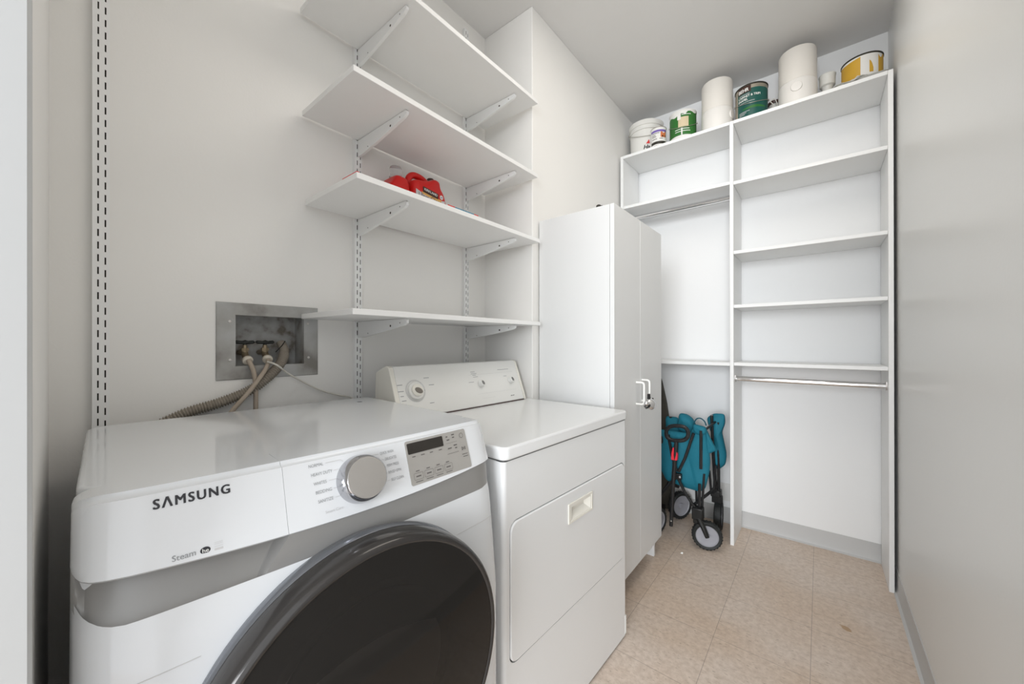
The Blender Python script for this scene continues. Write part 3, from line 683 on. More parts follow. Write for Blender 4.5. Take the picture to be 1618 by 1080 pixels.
hose('water_hose', [(-1.428, 0.4610, 1.1380), (-1.405, 0.4560, 1.124), (-1.388, 0.4370, 1.094), (-1.374, 0.395, 1.040), (-1.372, 0.350, 0.985), (-1.374, 0.32, 0.93), (-1.380, 0.30, 0.78)], 0.0068, M['hose'], 'beige hose slanting down left from the right valve', (0.8, -0.15, -0.55))
# corrugated drain hose
e = empty('drain_hose', (-1.47, 0.535, 1.165), 0, 'grey corrugated drain hose leaving the outlet box towards lower left', 'hose'); o0 = Vector(e.location)
P = bez([(-1.480, 0.520, 1.190), (-1.455, 0.522, 1.160), (-1.424, 0.500, 1.122), (-1.400, 0.458, 1.082), (-1.396, 0.405, 1.042), (-1.398, 0.33, 1.012), (-1.400, 0.235, 0.985), (-1.402, 0.15, 0.93), (-1.402, 0.10, 0.80)], 40)
Q = []; acc = 0; last = P[0]; rad = []
dense = []
for a, b in zip(P, P[1:]):
    for t in (0, 0.5): dense.append(a.lerp(b, t))
s_ = 0
for i, p in enumerate(dense):
    if i: s_ += (p - dense[i - 1]).length
    Q.append(p - o0); rad.append(0.0140 + 0.0022 * cos(s_ * 2 * pi / 0.0068) if s_ > 0.05 else 0.0145)
k = MB(); k.tube(Q, rad, 14); k.build('corrugated_tube', M['drain'], e, angle=80)
k = MB(); k.tube([(-1.470, 0.5005, 1.158), (-1.455, 0.513, 1.178), (-1.442, 0.520, 1.196)], 0.0016, 6)
k.build('black_wire_end', M['valveblack'], e, loc=(-o0.x, -o0.y, -o0.z))
k = MB(); P = bez([(-1.398, 0.452, 1.128), (-1.375, 0.463, 1.122), (-1.374, 0.480, 1.110), (-1.396, 0.508, 1.090), (-1.404, 0.550, 1.062), (-1.404, 0.620, 1.020), (-1.402, 0.690, 0.993), (-1.400, 0.74, 0.975), (-1.398, 0.76, 0.92)])
k.tube(P, 0.0030, 8); tag(k.build('white_cord', M['cord']), 'thin white cord trailing from the hoses down to the right', 'cord')

# ================================================================== THINGS ON THE WALL SHELF
zs3 = 1.6540
def round_outline(pts, r, seg=4):
    out = []; n = len(pts)
    for i in range(n):
        p0 = Vector(pts[i - 1]); p1 = Vector(pts[i]); p2 = Vector(pts[(i + 1) % n])
        a = (p0 - p1); b = (p2 - p1); rr = min(r, a.length * 0.45, b.length * 0.45)
        A_ = p1 + a.normalized() * rr; B_ = p1 + b.normalized() * rr
        for j in range(seg + 1):
            t = j / seg; out.append(tuple((1 - t) ** 2 * A_ + 2 * t * (1 - t) * p1 + t * t * B_))
    return out
def puffed(k, pts, x0, x1, edge, mi=0):
    """outline in (y, z), rounded over front and back"""
    cx = sum(p[0] for p in pts) / len(pts); cy = sum(p[1] for p in pts) / len(pts)
    def sc(f, x): return [(x, cx + (p[0] - cx) * f, cy + (p[1] - cy) * f) for p in pts]
    L = [(0.80, x1), (0.90, x1 - edge * 0.12), (0.97, x1 - edge * 0.5), (1.0, x1 - edge), (1.0, x0 + edge), (0.97, x0 + edge * 0.5), (0.90, x0 + edge * 0.12), (0.80, x0)]
    R = [sc(*l) for l in L]
    for a, b in zip(R, R[1:]): k.ring(a, b, mi)
    k.add(R[0], [tuple(range(len(pts)))], mi); k.add(R[-1], [tuple(range(len(pts)))], mi)
jx = -1.170
jug = empty('detergent_jug', (jx - 0.04, 0.93, zs3), 0, 'red laundry detergent jug with white label and looped handle', 'detergent jug')
k = MB()
out = round_outline([(0.868, 1.655), (1.022, 1.655), (1.026, 1.740), (1.012, 1.785), (0.992, 1.806), (0.988, 1.834), (0.962, 1.838), (0.945, 1.826), (0.90, 1.812), (0.862, 1.806), (0.858, 1.74)], 0.014)
puffed(k, out, jx - 0.105, jx, 0.030)
k.tube([Vector(p) for p in bez([(jx - 0.05, 0.866, 1.795), (jx - 0.05, 0.872, 1.822), (jx - 0.05, 0.893, 1.838), (jx - 0.05, 0.925, 1.838), (jx - 0.05, 0.955, 1.826), (jx - 0.05, 0.980, 1.812)], 8)], 0.0125, 12)
k.build('bottle', M['red'], jug, loc=(-jug.location.x, -jug.location.y, -jug.location.z), angle=60)
k = MB(); k.lathe([(0.0145, 0), (0.0145, 0.018), (0.012, 0.021), (0.001, 0.021)], (jx - 0.05, 0.976, 1.830), (0, 0, 1), 20); k.build('cap', M['brown'], jug, loc=(-jug.location.x, -jug.location.y, -jug.location.z))
LX = jx + 0.0012
def quad(name, pts, m, parent, x=LX):
    k = MB(); k.add([(x, a, b) for a, b in pts], [tuple(range(len(pts)))]); o = k.build(name, m, parent, smooth=False); o.location = [-v for v in parent.location] ; return o
k = MB(); k.prism([(0.872, 1.660), (1.008, 1.660), (1.008, 1.757), (0.960, 1.752), (0.905, 1.757), (0.868, 1.768)], lambda p, q: (jx + (0.0002 if q == 0 else 0.0008), p[0], p[1])); lab = k.build('label', M['labelgrey'], jug, smooth=False); lab.location = [-v for v in jug.location]
def ch(o): o.location = (0, 0, 0); return o
ch(quad('gold_panel', [(0.893, 1.765), (0.990, 1.757), (0.990, 1.748), (0.945, 1.750), (0.900, 1.756)], M['gold'], lab, LX - 0.0002)); 
ch(quad('brand_panel', [(0.900, 1.786), (0.974, 1.777), (0.974, 1.756), (0.900, 1.764)], M['brown'], lab, LX + 0.0002))
def jm(y0, z0, sl=0.0, x=LX + 0.0008): return lambda u, v: Vector((x, y0 + u, z0 + v - sl * u))
text('brand_lettering', 'KIRKLAND', 0.062, 0.0095, jm(0.906, 1.7720, 0.12), M['whiteink'], lab, bold=0.03)
text('product_lettering', 'Ultra Clean', 0.110, 0.022, jm(0.880, 1.738, 0.03), M['labeldark'], lab)
k = MB(); k.add([(LX + 0.0004, 0.990 + 0.0085 * cos(a * pi / 9), 1.768 + 0.0085 * sin(a * pi / 9)) for a in range(18)], [tuple(range(18))]); k.build('load_badge', M['whiteink'], lab, smooth=False)
text('badge_lettering', '64', 0.009, 0.007, jm(0.9855, 1.7645), M['purple'], lab, bold=0.02)
# second jug, behind to the left, with clear measuring cap
j2 = empty('detergent_jug', (jx - 0.06, 0.82, zs3), 0, 'red jug with a clear dosing cap, left of the labelled jug', 'detergent jug')
k = MB(); out = round_outline([(0.752, 1.655), (0.855, 1.655), (0.855, 1.780), (0.843, 1.802), (0.800, 1.806), (0.786, 1.782), (0.756, 1.74)], 0.014); puffed(k, out, jx - 0.115, jx - 0.012, 0.030)
k.build('bottle', M['red'], j2, angle=60, loc=(-j2.location.x, -j2.location.y, -j2.location.z))
k = MB(); k.lathe([(0.0245, 0), (0.0245, 0.006), (0.021, 0.010), (0.0225, 0.040), (0.021, 0.044), (0.001, 0.044)], (jx - 0.06, 0.822, 1.802), (0, 0, 1), 24); k.build('dosing_cap', M['clear'], j2, loc=(-j2.location.x, -j2.location.y, -j2.location.z))
ZS3 = SZ['third'] + 0.018
jug.location = (-1.308, 1.005, ZS3); jug.scale = (1.08, 1.08, 1.08)
j2.location = (-1.330, 0.886, ZS3); j2.scale = (1.08, 1.08, 1.08)
# toothbrush-like stick
k = MB(); xs_ = -1.0590
sk = empty('slim_stick', (xs_, 1.006, ZS3), 0, 'slim red and blue stick lying on the shelf edge right of the red jugs', 'stick')
k = MB(); k.tube([(0, -0.078, 0.0036), (0, -0.046, 0.0036)], 0.0034, 10, 0); k.build('red_end', M['red'], sk)
k = MB(); k.tube([(0, -0.0462, 0.0036), (0, 0.054, 0.0036)], 0.0034, 10, 0); k.build('blue_shaft', M['blue'], sk)
k = MB(); k.tube([(0, 0.0538, 0.0036), (0, 0.078, 0.0036)], 0.0034, 10, 0); k.build('red_tip', M['red'], sk)
# thin red card along the left end of the same shelf
tag(boxo('thin_red_sheet', (-1.140, 0.5715, ZS3 + 0.0001), (-1.054, 0.580, ZS3 + 0.0032), M['red']), 'thin red sheet lying along the left end of the jug shelf', 'card')

# ================================================================== TALL CABINET
CX0, CXF = -1.092, -0.695; CY0, CY1 = 1.559, 2.190; CZ0, CZ1 = 0.098, 1.800
cb = empty('storage_cabinet', (-0.9, 1.87, 0), 0, 'tall white two-door storage cabinet beside the dryer', 'cabinet')
def cbx(name, a, b, m=M['cab'], parent=cb, bevel=0.0012):
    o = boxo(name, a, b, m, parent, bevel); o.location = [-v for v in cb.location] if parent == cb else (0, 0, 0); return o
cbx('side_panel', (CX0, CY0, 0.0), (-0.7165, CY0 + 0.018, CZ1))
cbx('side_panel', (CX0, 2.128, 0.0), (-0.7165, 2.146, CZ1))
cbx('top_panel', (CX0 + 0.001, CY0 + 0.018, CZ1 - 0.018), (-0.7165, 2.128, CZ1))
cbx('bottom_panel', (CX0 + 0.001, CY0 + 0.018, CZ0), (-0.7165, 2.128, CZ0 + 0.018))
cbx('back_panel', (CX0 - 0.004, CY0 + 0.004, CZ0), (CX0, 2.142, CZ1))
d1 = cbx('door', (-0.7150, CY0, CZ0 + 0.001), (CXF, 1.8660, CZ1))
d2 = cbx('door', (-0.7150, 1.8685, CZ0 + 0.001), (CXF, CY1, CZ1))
for d_, yv, ztop in ((d1, 1.815, 0.996), (d2, 1.890, 1.002)):
    k = MB(); hz = 0.105
    P = [(CXF, yv, ztop)]
    for i in range(7): a = radians(90 * i / 6); P.append((CXF + 0.026 + 0.012 * sin(a), yv, ztop - 0.012 + 0.012 * cos(a)))
    P += [(CXF + 0.038, yv, ztop - hz + 0.012)]
    for i in range(1, 7): a = radians(90 * i / 6); P.append((CXF + 0.026 + 0.012 * cos(a), yv, ztop - hz + 0.012 - 0.012 * sin(a)))
    P += [(CXF, yv, ztop - hz)]
    k.tube(P, 0.0052, 12); k.build('handle', M['whiteink'], d_)
# round lock gripping both handles
lk = empty('handle_lock', (-0.650, 1.842, 0.880), 0, 'round chrome and black lock hooked over both cabinet handles', 'lock')
k = MB(); k.lathe([(0.004, -0.018), (0.020, -0.015), (0.0265, -0.006), (0.0275, 0.002), (0.024, 0.012), (0.014, 0.0185), (0.002, 0.020)], (0.012, 0.000, 0.012), (0.72, -0.60, 0.35), 28); k.build('lock_body', M['chrome'], lk, angle=60)
k = MB(); k.lathe([(0.003, -0.008), (0.011, -0.006), (0.012, 0.003), (0.006, 0.008), (0.001, 0.009)], (0.010, -0.040, 0.020), (0.6, -0.7, 0.2), 20); k.build('lock_button', M['chrome'], lk, angle=60)
k = MB()
k.tube([(0.002, -0.046, 0.010), (0.010, -0.046, -0.002), (0.018, -0.030, 0.004), (0.016, -0.010, 0.016)], 0.0052, 8)
k.tube([(0.004, 0.010, 0.018), (0.004, 0.035, 0.024), (0.004, 0.062, 0.030)], 0.0030, 8); k.lathe([(0.0045, 0), (0.0045, 0.003)], (0.004, 0.060, 0.0295), (0, 1, 0.2), 12)
k.tube([(0.016, 0.016, -0.006), (0.018, 0.022, -0.010)], 0.005, 8)
k.tube([(0.006, 0.0, 0.060), (0.006, 0.002, 0.030)], [0.007, 0.009], 10)
k.build('lock_clamp', M['black'], lk)
# small dark knob lying on top of the cabinet
k = MB(); k.lathe([(0.010, 0), (0.012, 0.004), (0.011, 0.010), (0.005, 0.014), (0.001, 0.0145)], (-0.775, 1.574, CZ1), (0, 0, 1), 18); k.tube([(-0.775, 1.574, CZ1 + 0.006), (-0.758, 1.578, CZ1 + 0.005)], 0.004, 8)
tag(k.build('dark_fitting', M['darkrim']), 'small dark fitting lying on the front edge of the tall cabinet top', 'fitting')

# ================================================================== CLOSET SHELVING
cs_ = empty('closet_shelving', (-0.40, 2.69, 0), 0, 'white built-in closet shelving of two bays against the far wall', 'shelving')
def clb(name, a, b, m=M['melamine'], bevel=0.0012):
    o = boxo(name, a, b, m, cs_, bevel); o.location = [-v for v in cs_.location]; return o
YC = 2.535; YB = YF - 0.003
ZT = 2.491
clb('side_panel', (-1.082, YC, 0), (-1.063, YB - 0.015, ZT))
clb('divider_panel', (-0.410, YC, 0), (-0.391, YB - 0.015, ZT))
clb('side_panel', (0.255, YC, 0), (0.274, YB - 0.015, ZT))
yf_ = YC + 0.004
clb('shelf', (-1.0625, YC - 0.0005, ZT - 0.019), (-0.4105, YB, ZT)); clb('shelf', (-0.3905, YC - 0.0005, ZT - 0.019), (0.2545, YB, ZT))
for z in (2.122, 1.052): clb('shelf', (-1.0625, yf_, z), (-0.4105, YB, z + 0.019))
for z in (2.116, 1.708, 1.392, 1.054): clb('shelf', (-0.3905, yf_, z), (0.2545, YB, z + 0.019))
def rod(x0, x1, y, z, r):
    k = MB(); k.tube([(x0, y, z), (x1, y, z)], r, 20); o = k.build('hanging_rod', M['chrome'], cs_); o.location = [-v for v in cs_.location]
    for x, s_ in ((x0, 1), (x1, -1)):
        k = MB(); pts = [(y + (r + 0.004) * cos(a * pi / 12), z + (r + 0.004) * sin(a * pi / 12)) for a in range(12, 25)] + [(y + r + 0.004, z + r + 0.006), (y - r - 0.004, z + r + 0.006)]
        k.prism(pts, lambda p, q: (x + (0 if q == 0 else 0.004 * s_), p[0], p[1])); h = k.build('rod_bracket', M['brushed'], o)
rod(-0.391, 0.255, 2.600, 0.974, 0.0155)
rod(-1.063, -0.410, 2.665, 2.085, 0.0155)
# plug plate low on the far wall behind the wagon
pl_ = empty('wall_outlet', (-0.487, YF, 0.20), 0, 'white outlet plate low on the far wall behind the wagon', 'outlet')
k = MB(); k.prism(rrect(0, 0, 0.035, 0.057, 0.004, 4), lambda p, q: (p[0], 0 if q == 0 else -0.005, p[1])); k.build('cover_plate', M['white'], pl_, bevel=0.001)
for zz in (-0.02, 0.02):
    k = MB(); k.prism(rrect(0, zz, 0.016, 0.013, 0.006, 4), lambda p, q: (p[0], -0.005 if q == 0 else -0.0065, p[1])); k.build('socket', M['white'], pl_)

# ================================================================== THINGS ON TOP OF THE CLOSET
def arc_map(cx, cy, r, a0, z0, R=None):
    """text/patch mapping on a cylinder; a0 is the angle of u = 0, u runs to the viewer's right"""
    def f(u, v):
        a = a0 + u / r; return Vector((cx + (r + 0.0008) * cos(a), cy + (r + 0.0008) * sin(a), z0 + v))
    return f
def patch(name, cx, cy, r, a0, a1, z0, z1, m, parent, off=0.0005, wave=None):
    k = MB(); n_ = 16
    def f(u, v):
        a = a0 + (a1 - a0) * u; zt = z1 + (wave(u) if wave else 0); return (cx + (r + off) * cos(a), cy + (r + off) * sin(a), z0 + (zt - z0) * v)
    k.grid(n_, 1, f); return k.build(name, m, parent)
def bail(parent, cx, cy, r, z, a0, drop, m, rr_=0.0016):
    """wire handle hanging on the front: from side to side over the viewer's face"""
    k = MB(); P = []
    for i in range(25):
        t = i / 24; a = a0 - pi / 2 + pi * t; P.append((cx + (r + 0.004) * cos(a), cy + (r + 0.004) * sin(a), z - drop * sin(pi * t)))
    k.tube(P, rr_, 6)
    for q in (P[0], P[-1]): k.lathe([(0.006, -0.002), (0.006, 0.003)], q, (q[0] - cx, q[1] - cy, 0), 12)
    return k.build('wire_handle', m, parent)
def vang(cx, cy): return atan2(0 - cy, 0 - cx)     # direction towards the room's entrance
# bucket
cx, cy = -0.962, 2.706; a = vang(cx, cy)
b_ = empty('plastic_bucket', (cx, cy, ZT), 0, 'white plastic bucket with red triangle print, at the left end of the closet top', 'bucket')
k = MB(); k.lathe([(0.100, 0.0), (0.104, 0.004), (0.109, 0.175), (0.1155, 0.177), (0.1155, 0.183), (0.110, 0.186), (0.1105, 0.205), (0.116, 0.207), (0.117, 0.238), (0.1145, 0.240), (0.111, 0.238), (0.102, 0.010), (0.001, 0.008)], (0, 0, 0), (0, 0, 1), 48, cap=False)
k.build('pail', M['bucketwhite'], b_, angle=40)
bail(b_, 0, 0, 0.113, 0.195, a, 0.075, M['wire'])
fm = arc_map(0, 0, 0.1065, a + 0.03, 0.030)
k = MB(); k.add([arc_map(0, 0, 0.1080, a - 0.12, 0)(u, v) for u, v in ((0.012, 0.071), (0.038, 0.071), (0.031, 0.099))], [(0, 1, 2)]); k.build('triangle_mark', M['redink'], b_, smooth=False)
text('bucket_lettering', 'Ha', 0.040, 0.030, arc_map(0, 0, 0.1080, a - 0.16, 0.034), M['ink'], b_, bold=0.04, italic=0.25)
# small can
cx, cy = -0.838, 2.592; a = vang(cx, cy)
b_ = empty('small_paint_can', (cx, cy, ZT), 0, 'small white can with purple band, in front of the white bucket', 'can')
k = MB(); k.lathe([(0.0495, 0.0), (0.0510, 0.003), (0.0490, 0.006), (0.0490, 0.118), (0.0515, 0.121), (0.0515, 0.125), (0.0480, 0.126), (0.045, 0.120), (0.001, 0.120)], (0, 0, 0), (0, 0, 1), 40, cap=False, mis=[1, 1, 0, 0, 1, 1, 1, 1]); k.build('tin', [M['white'], M['tin']], b_, angle=30)
patch('purple_band', 0, 0, 0.049, a - 1.15, a + 1.15, 0.092, 0.106, M['purple'], b_)
patch('photo_print', 0, 0, 0.049, a + 0.25, a + 1.05, 0.055, 0.088, M['orange'], b_, wave=lambda u: 0.006 * sin(u * 9))
patch('dark_print', 0, 0, 0.049, a + 0.45, a + 0.62, 0.056, 0.068, M['brown'], b_, 0.0009); patch('dark_print', 0, 0, 0.049, a + 0.85, a + 1.0, 0.058, 0.070, M['brown'], b_, 0.0009)
for (u0, u1, z) in ((-0.9, 0.1, 0.083), (-0.9, -0.4, 0.070), (-0.9, -0.3, 0.060), (-0.9, -0.2, 0.045), (0.1, 0.55, 0.045)): patch('print_line', 0, 0, 0.049, a + u0, a + u1, z, z + 0.004, M['inkdisp'], b_)
patch('olive_band', 0, 0, 0.049, a - 1.1, a + 1.1, 0.012, 0.030, M['darkrim'], b_)
# green can
cx, cy = -0.697, 2.642; a = vang(cx, cy)
b_ = empty('green_paint_can', (cx, cy, ZT), 0, 'paint can with green label and beige square, streaked with white paint', 'paint can')
R_ = 0.080
k = MB(); k.lathe([(R_, 0.0), (R_ + 0.002, 0.003), (R_, 0.006), (R_, 0.185), (R_ + 0.003, 0.188), (R_ + 0.003, 0.192), (R_ - 0.003, 0.194), (R_ - 0.008, 0.188), (0.001, 0.188)], (0, 0, 0), (0, 0, 1), 48, cap=False); k.build('can_body', M['white'], b_, angle=30)
patch('green_label', 0, 0, R_, a - 1.45, a + 1.45, 0.030, 0.165, M['green'], b_, wave=lambda u: 0.010 * sin(u * 17) * sin(u * 5) + (0.012 if u > 0.6 else -0.004))
patch('beige_square', 0, 0, R_, a - 0.35, a + 0.42, 0.082, 0.145, M['beige'], b_, 0.0010)
patch('paint_streak', 0, 0, R_, a - 0.42, a - 0.16, 0.130, 0.180, M['white'], b_, 0.0014); patch('paint_streak', 0, 0, R_, a - 0.13, a - 0.03, 0.030, 0.075, M['white'], b_, 0.0014)
for (z, u0, u1) in ((0.157, -0.1, 0.6), (0.066, -0.6, 0.5), (0.052, -0.6, 0.55)): patch('label_line', 0, 0, R_, a + u0, a + u1, z, z + 0.004, M['whiteink'], b_, 0.0012)
bail(b_, 0, 0, R_, 0.125, a, 0.050, M['wire'])
# white cylinders
def cylinder_unit(cx, cy, r, h, face, label):
    e = empty('plastic_canister', (cx, cy, ZT), 0, label, 'canister', 'white canisters on the closet top')
    k = MB(); k.lathe([(r - 0.002, h * 0.42), (r, h * 0.425), (r, h - 0.012), (r - 0.004, h - 0.003), (r - 0.012, h), (r - 0.03, h), (0.001, h)], (0, 0, 0), (0, 0, 1), 56, cap=False); k.build('upper_shell', M['humid'], e, angle=40)
    k = MB(); k.lathe([(r - 0.004, 0), (r + 0.001, 0.004), (r + 0.0015, h * 0.39), (r + 0.0005, h * 0.40), (r - 0.002, h * 0.425)], (0, 0, 0), (0, 0, 1), 56, cap=False); k.build('lower_shell', M['humid2'], e, angle=40)
    k = MB(); d = Vector((cos(face), sin(face), 0)); c = d * (r - 0.002) + Vector((0, 0, h * 0.27)); k.lathe([(0.026, 0.0), (0.026, 0.004), (0.024, 0.0065), (0.001, 0.0075)], c, d, 32); k.build('dial', M['humid2'], e, angle=40)
    return e
cylinder_unit(-0.495, 2.640, 0.0865, 0.308, vang(-0.495, 2.64) + 1.15, 'white canister between the green can and the teal can, left of two')
cylinder_unit(-0.094, 2.640, 0.0865, 0.308, vang(-0.094, 2.64) - 0.05, 'white canister right of the teal can, with a round front dial')
# teal-labelled can
cx, cy = -0.313, 2.640; a = vang(cx, cy); R_ = 0.0815
b_ = empty('teal_paint_can', (cx, cy, ZT), 0, 'metal paint can with dark teal label and black rim', 'paint can')
k = MB(); k.lathe([(R_, 0.0), (R_ + 0.002, 0.003), (R_, 0.006), (R_, 0.188), (R_ + 0.003, 0.191), (R_ + 0.003, 0.196), (R_ - 0.003, 0.198), (R_ - 0.008, 0.192), (0.001, 0.192)], (0, 0, 0), (0, 0, 1), 48, cap=False, mis=[0, 0, 0, 1, 1, 1, 1, 1]); k.build('can_body', [M['tin'], M['darkrim']], b_, angle=30)
patch('teal_label', 0, 0, R_, a - 0.95, a + 1.5, 0.004, 0.168, M['dgreen'], b_)
patch('brand_panel', 0, 0, R_, a - 0.90, a - 0.02, 0.150, 0.187, M['brown'], b_, 0.0012)
text('brand_lettering', 'BEHR', 0.055, 0.020, arc_map(0, 0, R_ + 0.001, a - 0.83, 0.156), M['whiteink'], b_, bold=0.04)
text('label_lettering', 'CABINET & TRIM', 0.115, 0.013, arc_map(0, 0, R_ + 0.0008, a - 0.85, 0.122), M['whiteink'], b_, bold=0.03)
text('label_lettering', 'ENAMEL', 0.052, 0.013, arc_map(0, 0, R_ + 0.0008, a - 0.85, 0.104), M['whiteink'], b_, bold=0.03)
patch('label_swoosh', 0, 0, R_, a - 0.55, a + 0.95, 0.052, 0.058, M['green'], b_, 0.0010, wave=lambda u: 0.008 * sin(u * pi))
for (z, u0, u1) in ((0.094, -0.85, 0.2), (0.040, -0.8, -0.1), (0.032, -0.8, -0.3), (0.024, -0.8, -0.4), (0.140, -0.8, -0.1)): patch('label_line', 0, 0, R_, a + u0, a + u1, z, z + 0.0025, M['inklight'], b_, 0.0010)
bail(b_, 0, 0, R_, 0.115, a + 0.1, 0.035, M['wire'])
# jar behind, with brown lid, and a looped white cord
b_ = empty('glass_jar', (-0.208, 2.755, ZT), 0, 'small clear jar with brown lid behind the teal paint can', 'jar')
k = MB(); k.lathe([(0.032, 0), (0.034, 0.003), (0.034, 0.105), (0.030, 0.118), (0.028, 0.122)], (0, 0, 0), (0, 0, 1), 28); k.build('jar_body', M['clearjar'], b_)
k = MB(); k.lathe([(0.033, 0.122), (0.034, 0.124), (0.034, 0.138), (0.032, 0.140), (0.001, 0.140)], (0, 0, 0), (0, 0, 1), 28); k.build('jar_lid', M['brown'], b_)
k = MB(); k.tube(bez([(-0.222, 2.675, ZT + 0.003), (-0.214, 2.650, ZT + 0.035), (-0.206, 2.655, ZT + 0.075), (-0.220, 2.665, ZT + 0.105), (-0.200, 2.680, ZT + 0.120), (-0.188, 2.690, ZT + 0.070), (-0.190, 2.700, ZT + 0.003)]), 0.0024, 8)
tag(k.build('cord_loop', M['cord']), 'loop of white cord standing between teal can and right canister', 'cord')
# clear cup pair
b_ = empty('clear_cup', (0.035, 2.690, ZT), 0, 'stubby clear plastic cup on a narrower base right of the canisters', 'cup')
k = MB(); k.lathe([(0.024, 0.0), (0.024, 0.004), (0.023, 0.085), (0.026, 0.092)], (0, 0, 0), (0, 0, 1), 28); k.build('base_tube', M['clearjar'], b_)
k = MB(); k.lathe([(0.026, 0.092), (0.034, 0.098), (0.036, 0.150), (0.0375, 0.152), (0.0375, 0.156), (0.034, 0.156), (0.032, 0.100), (0.001, 0.097)], (0, 0, 0), (0, 0, 1), 28); k.build('cup', M['clearjar'], b_)
# grey tray, crumpled paper and yellow tub
k = MB(); k.prism(rrect(0.170, 2.672, 0.095, 0.090, 0.030, 8), lambda p, q: ((p[0] - 0.170) * (0.90 if q == 0 else 1.06) + 0.170, (p[1] - 2.672) * (0.90 if q == 0 else 1.06) + 2.672, ZT if q == 0 else ZT + 0.032))
tag(k.build('paint_tray', M['greylid'], bevel=0.003), 'grey tray under the yellow paint can at the right end of the closet top', 'tray')
cx, cy = 0.172, 2.668; a = vang(cx, cy); R_ = 0.080
b_ = empty('yellow_paint_can', (cx, cy, ZT + 0.0325), 0, 'squat paint can smeared yellow and white, near the right wall', 'paint can')
k = MB(); k.lathe([(R_ - 0.001, 0.0), (R_ + 0.002, 0.003), (R_, 0.006), (R_, 0.112), (R_ + 0.003, 0.114), (R_ + 0.003, 0.119), (R_ - 0.003, 0.120), (R_ - 0.006, 0.112), (0.001, 0.112)], (0, 0, 0), (0, 0, 1), 48, cap=False, mis=[1, 1, 0, 1, 1, 1, 1, 1]); k.build('can_body', [M['white'], M['darkrim']], b_, angle=30)
patch('yellow_smear', 0, 0, R_, a - 1.5, a - 0.06, 0.006, 0.110, M['yellow'], b_, wave=lambda u: -0.002 - 0.006 * sin(u * 3))
patch('yellow_smear', 0, 0, R_, a + 0.36, a + 0.56, 0.018, 0.078, M['yellow'], b_, wave=lambda u: -0.040 * u * u)
patch('yellow_smear', 0, 0, R_, a + 0.86, a + 1.5, 0.006, 0.104, M['yellow'], b_, wave=lambda u: -0.014 * sin(6 * u))
k = MB(); random.seed(3)
def crump(u, v):
    x = 0.055 + 0.130 * u; y = 2.540 + 0.032 * v
    return (x, y, ZT + 0.004 + 0.028 * (u ** 0.6) * (0.5 + 0.5 * sin(9 * u + 4 * v)) * (0.4 + 0.6 * sin(7 * v + 3 * u) ** 2) + 0.004 * random.random())
k.grid(14, 6, crump); o = k.build('crumpled_paper', M['paper'], smooth=False); md = o.modifiers.new('solid', 'SOLIDIFY'); md.thickness = 0.0012; md.offset = 1
tag(o, 'crumpled grubby paper at the front edge below the yellow can', 'paper')

# ================================================================== FOLDED WAGON AND BOARD
wg = empty('folding_wagon', (-0.64, 2.52, 0), 0, 'teal folded wagon with black frame, oval handle and red clip', 'wagon')
off = (0.64, -2.52, 0)
def wb(k, name, m, parent=wg, **kw):
    o = k.build(name, m, parent, **kw)
    if parent == wg: o.location = off
    return o
# frame tubes
k = MB(); Y0 = 2.395; r = 0.0088
k.tube([(-0.668, Y0, 0.384), (-0.625, Y0, 0.300), (-0.572, Y0, 0.225)], r, 10)
k.tube([(-0.668, Y0, 0.384), (-0.715, Y0, 0.320), (-0.765, Y0 + 0.01, 0.245)], r, 10)
k.tube([(-0.662, Y0 + 0.01, 0.41), (-0.625, Y0 + 0.01, 0.50), (-0.578, Y0 + 0.01, 0.655)], r, 10)
k.tube([(-0.672, Y0 + 0.01, 0.41), (-0.700, Y0 + 0.01, 0.50), (-0.722, Y0 + 0.01, 0.625)], r, 10)
k.tube([(-0.540, Y0 + 0.02, 0.675), (-0.541, Y0 + 0.02, 0.45)], r, 10); k.tube([(-0.548, Y0 + 0.02, 0.36), (-0.550, Y0 + 0.02, 0.20)], r, 10)
k.tube([(-0.528, Y0 + 0.04, 0.42), (-0.540, Y0 + 0.04, 0.20)], r * 0.8, 10); k.tube([(-0.582, Y0 + 0.08, 0.36), (-0.578, Y0 + 0.08, 0.22)], r * 0.8, 10)
k.tube([(-0.530, 2.58, 0.40), (-0.520, 2.58, 0.27), (-0.512, 2.58, 0.262), (-0.506, 2.58, 0.27), (-0.495, 2.58, 0.44)], r * 0.8, 10)
k.tube([(-0.518, 2.585, 0.74), (-0.513, 2.585, 0.60), (-0.508, 2.59, 0.45), (-0.500, 2.60, 0.27)], r, 10); k.tube([(-0.520, 2.60, 0.74), (-0.512, 2.60, 0.52), (-0.500, 2.61, 0.30)], r, 10)
k.tube([(-0.486, 2.605, 0.70), (-0.484, 2.605, 0.50), (-0.486, 2.62, 0.27)], r, 10)
k.tube([(-0.765, 2.60, 0.70), (-0.760, 2.60, 0.30)], r, 10); k.tube([(-0.77, 2.42, 0.60), (-0.775, 2.60, 0.28)], r, 10)
k.tube([(-0.54, Y0 + 0.03, 0.66), (-0.50, 2.60, 0.70)], r * 0.8, 8); k.tube([(-0.578, Y0 + 0.03, 0.23), (-0.49, 2.62, 0.30)], r, 8); k.tube([(-0.76, Y0 + 0.03, 0.26), (-0.76, 2.66, 0.30)], r, 8)
wb(k, 'frame', M['frame'])
k = MB(); k.box((-0.692, Y0 - 0.012, 0.366), (-0.642, Y0 + 0.014, 0.402)); wb(k, 'joint_block', M['black'], bevel=0.004)
for (x, z) in ((-0.688, 0.386), (-0.650, 0.386)):
    k = MB(); k.lathe([(0.007, 0), (0.006, 0.003), (0.001, 0.004)], (x, Y0 - 0.012, z), (0, -1, 0), 12); wb(k, 'rivet', M['brushed'])
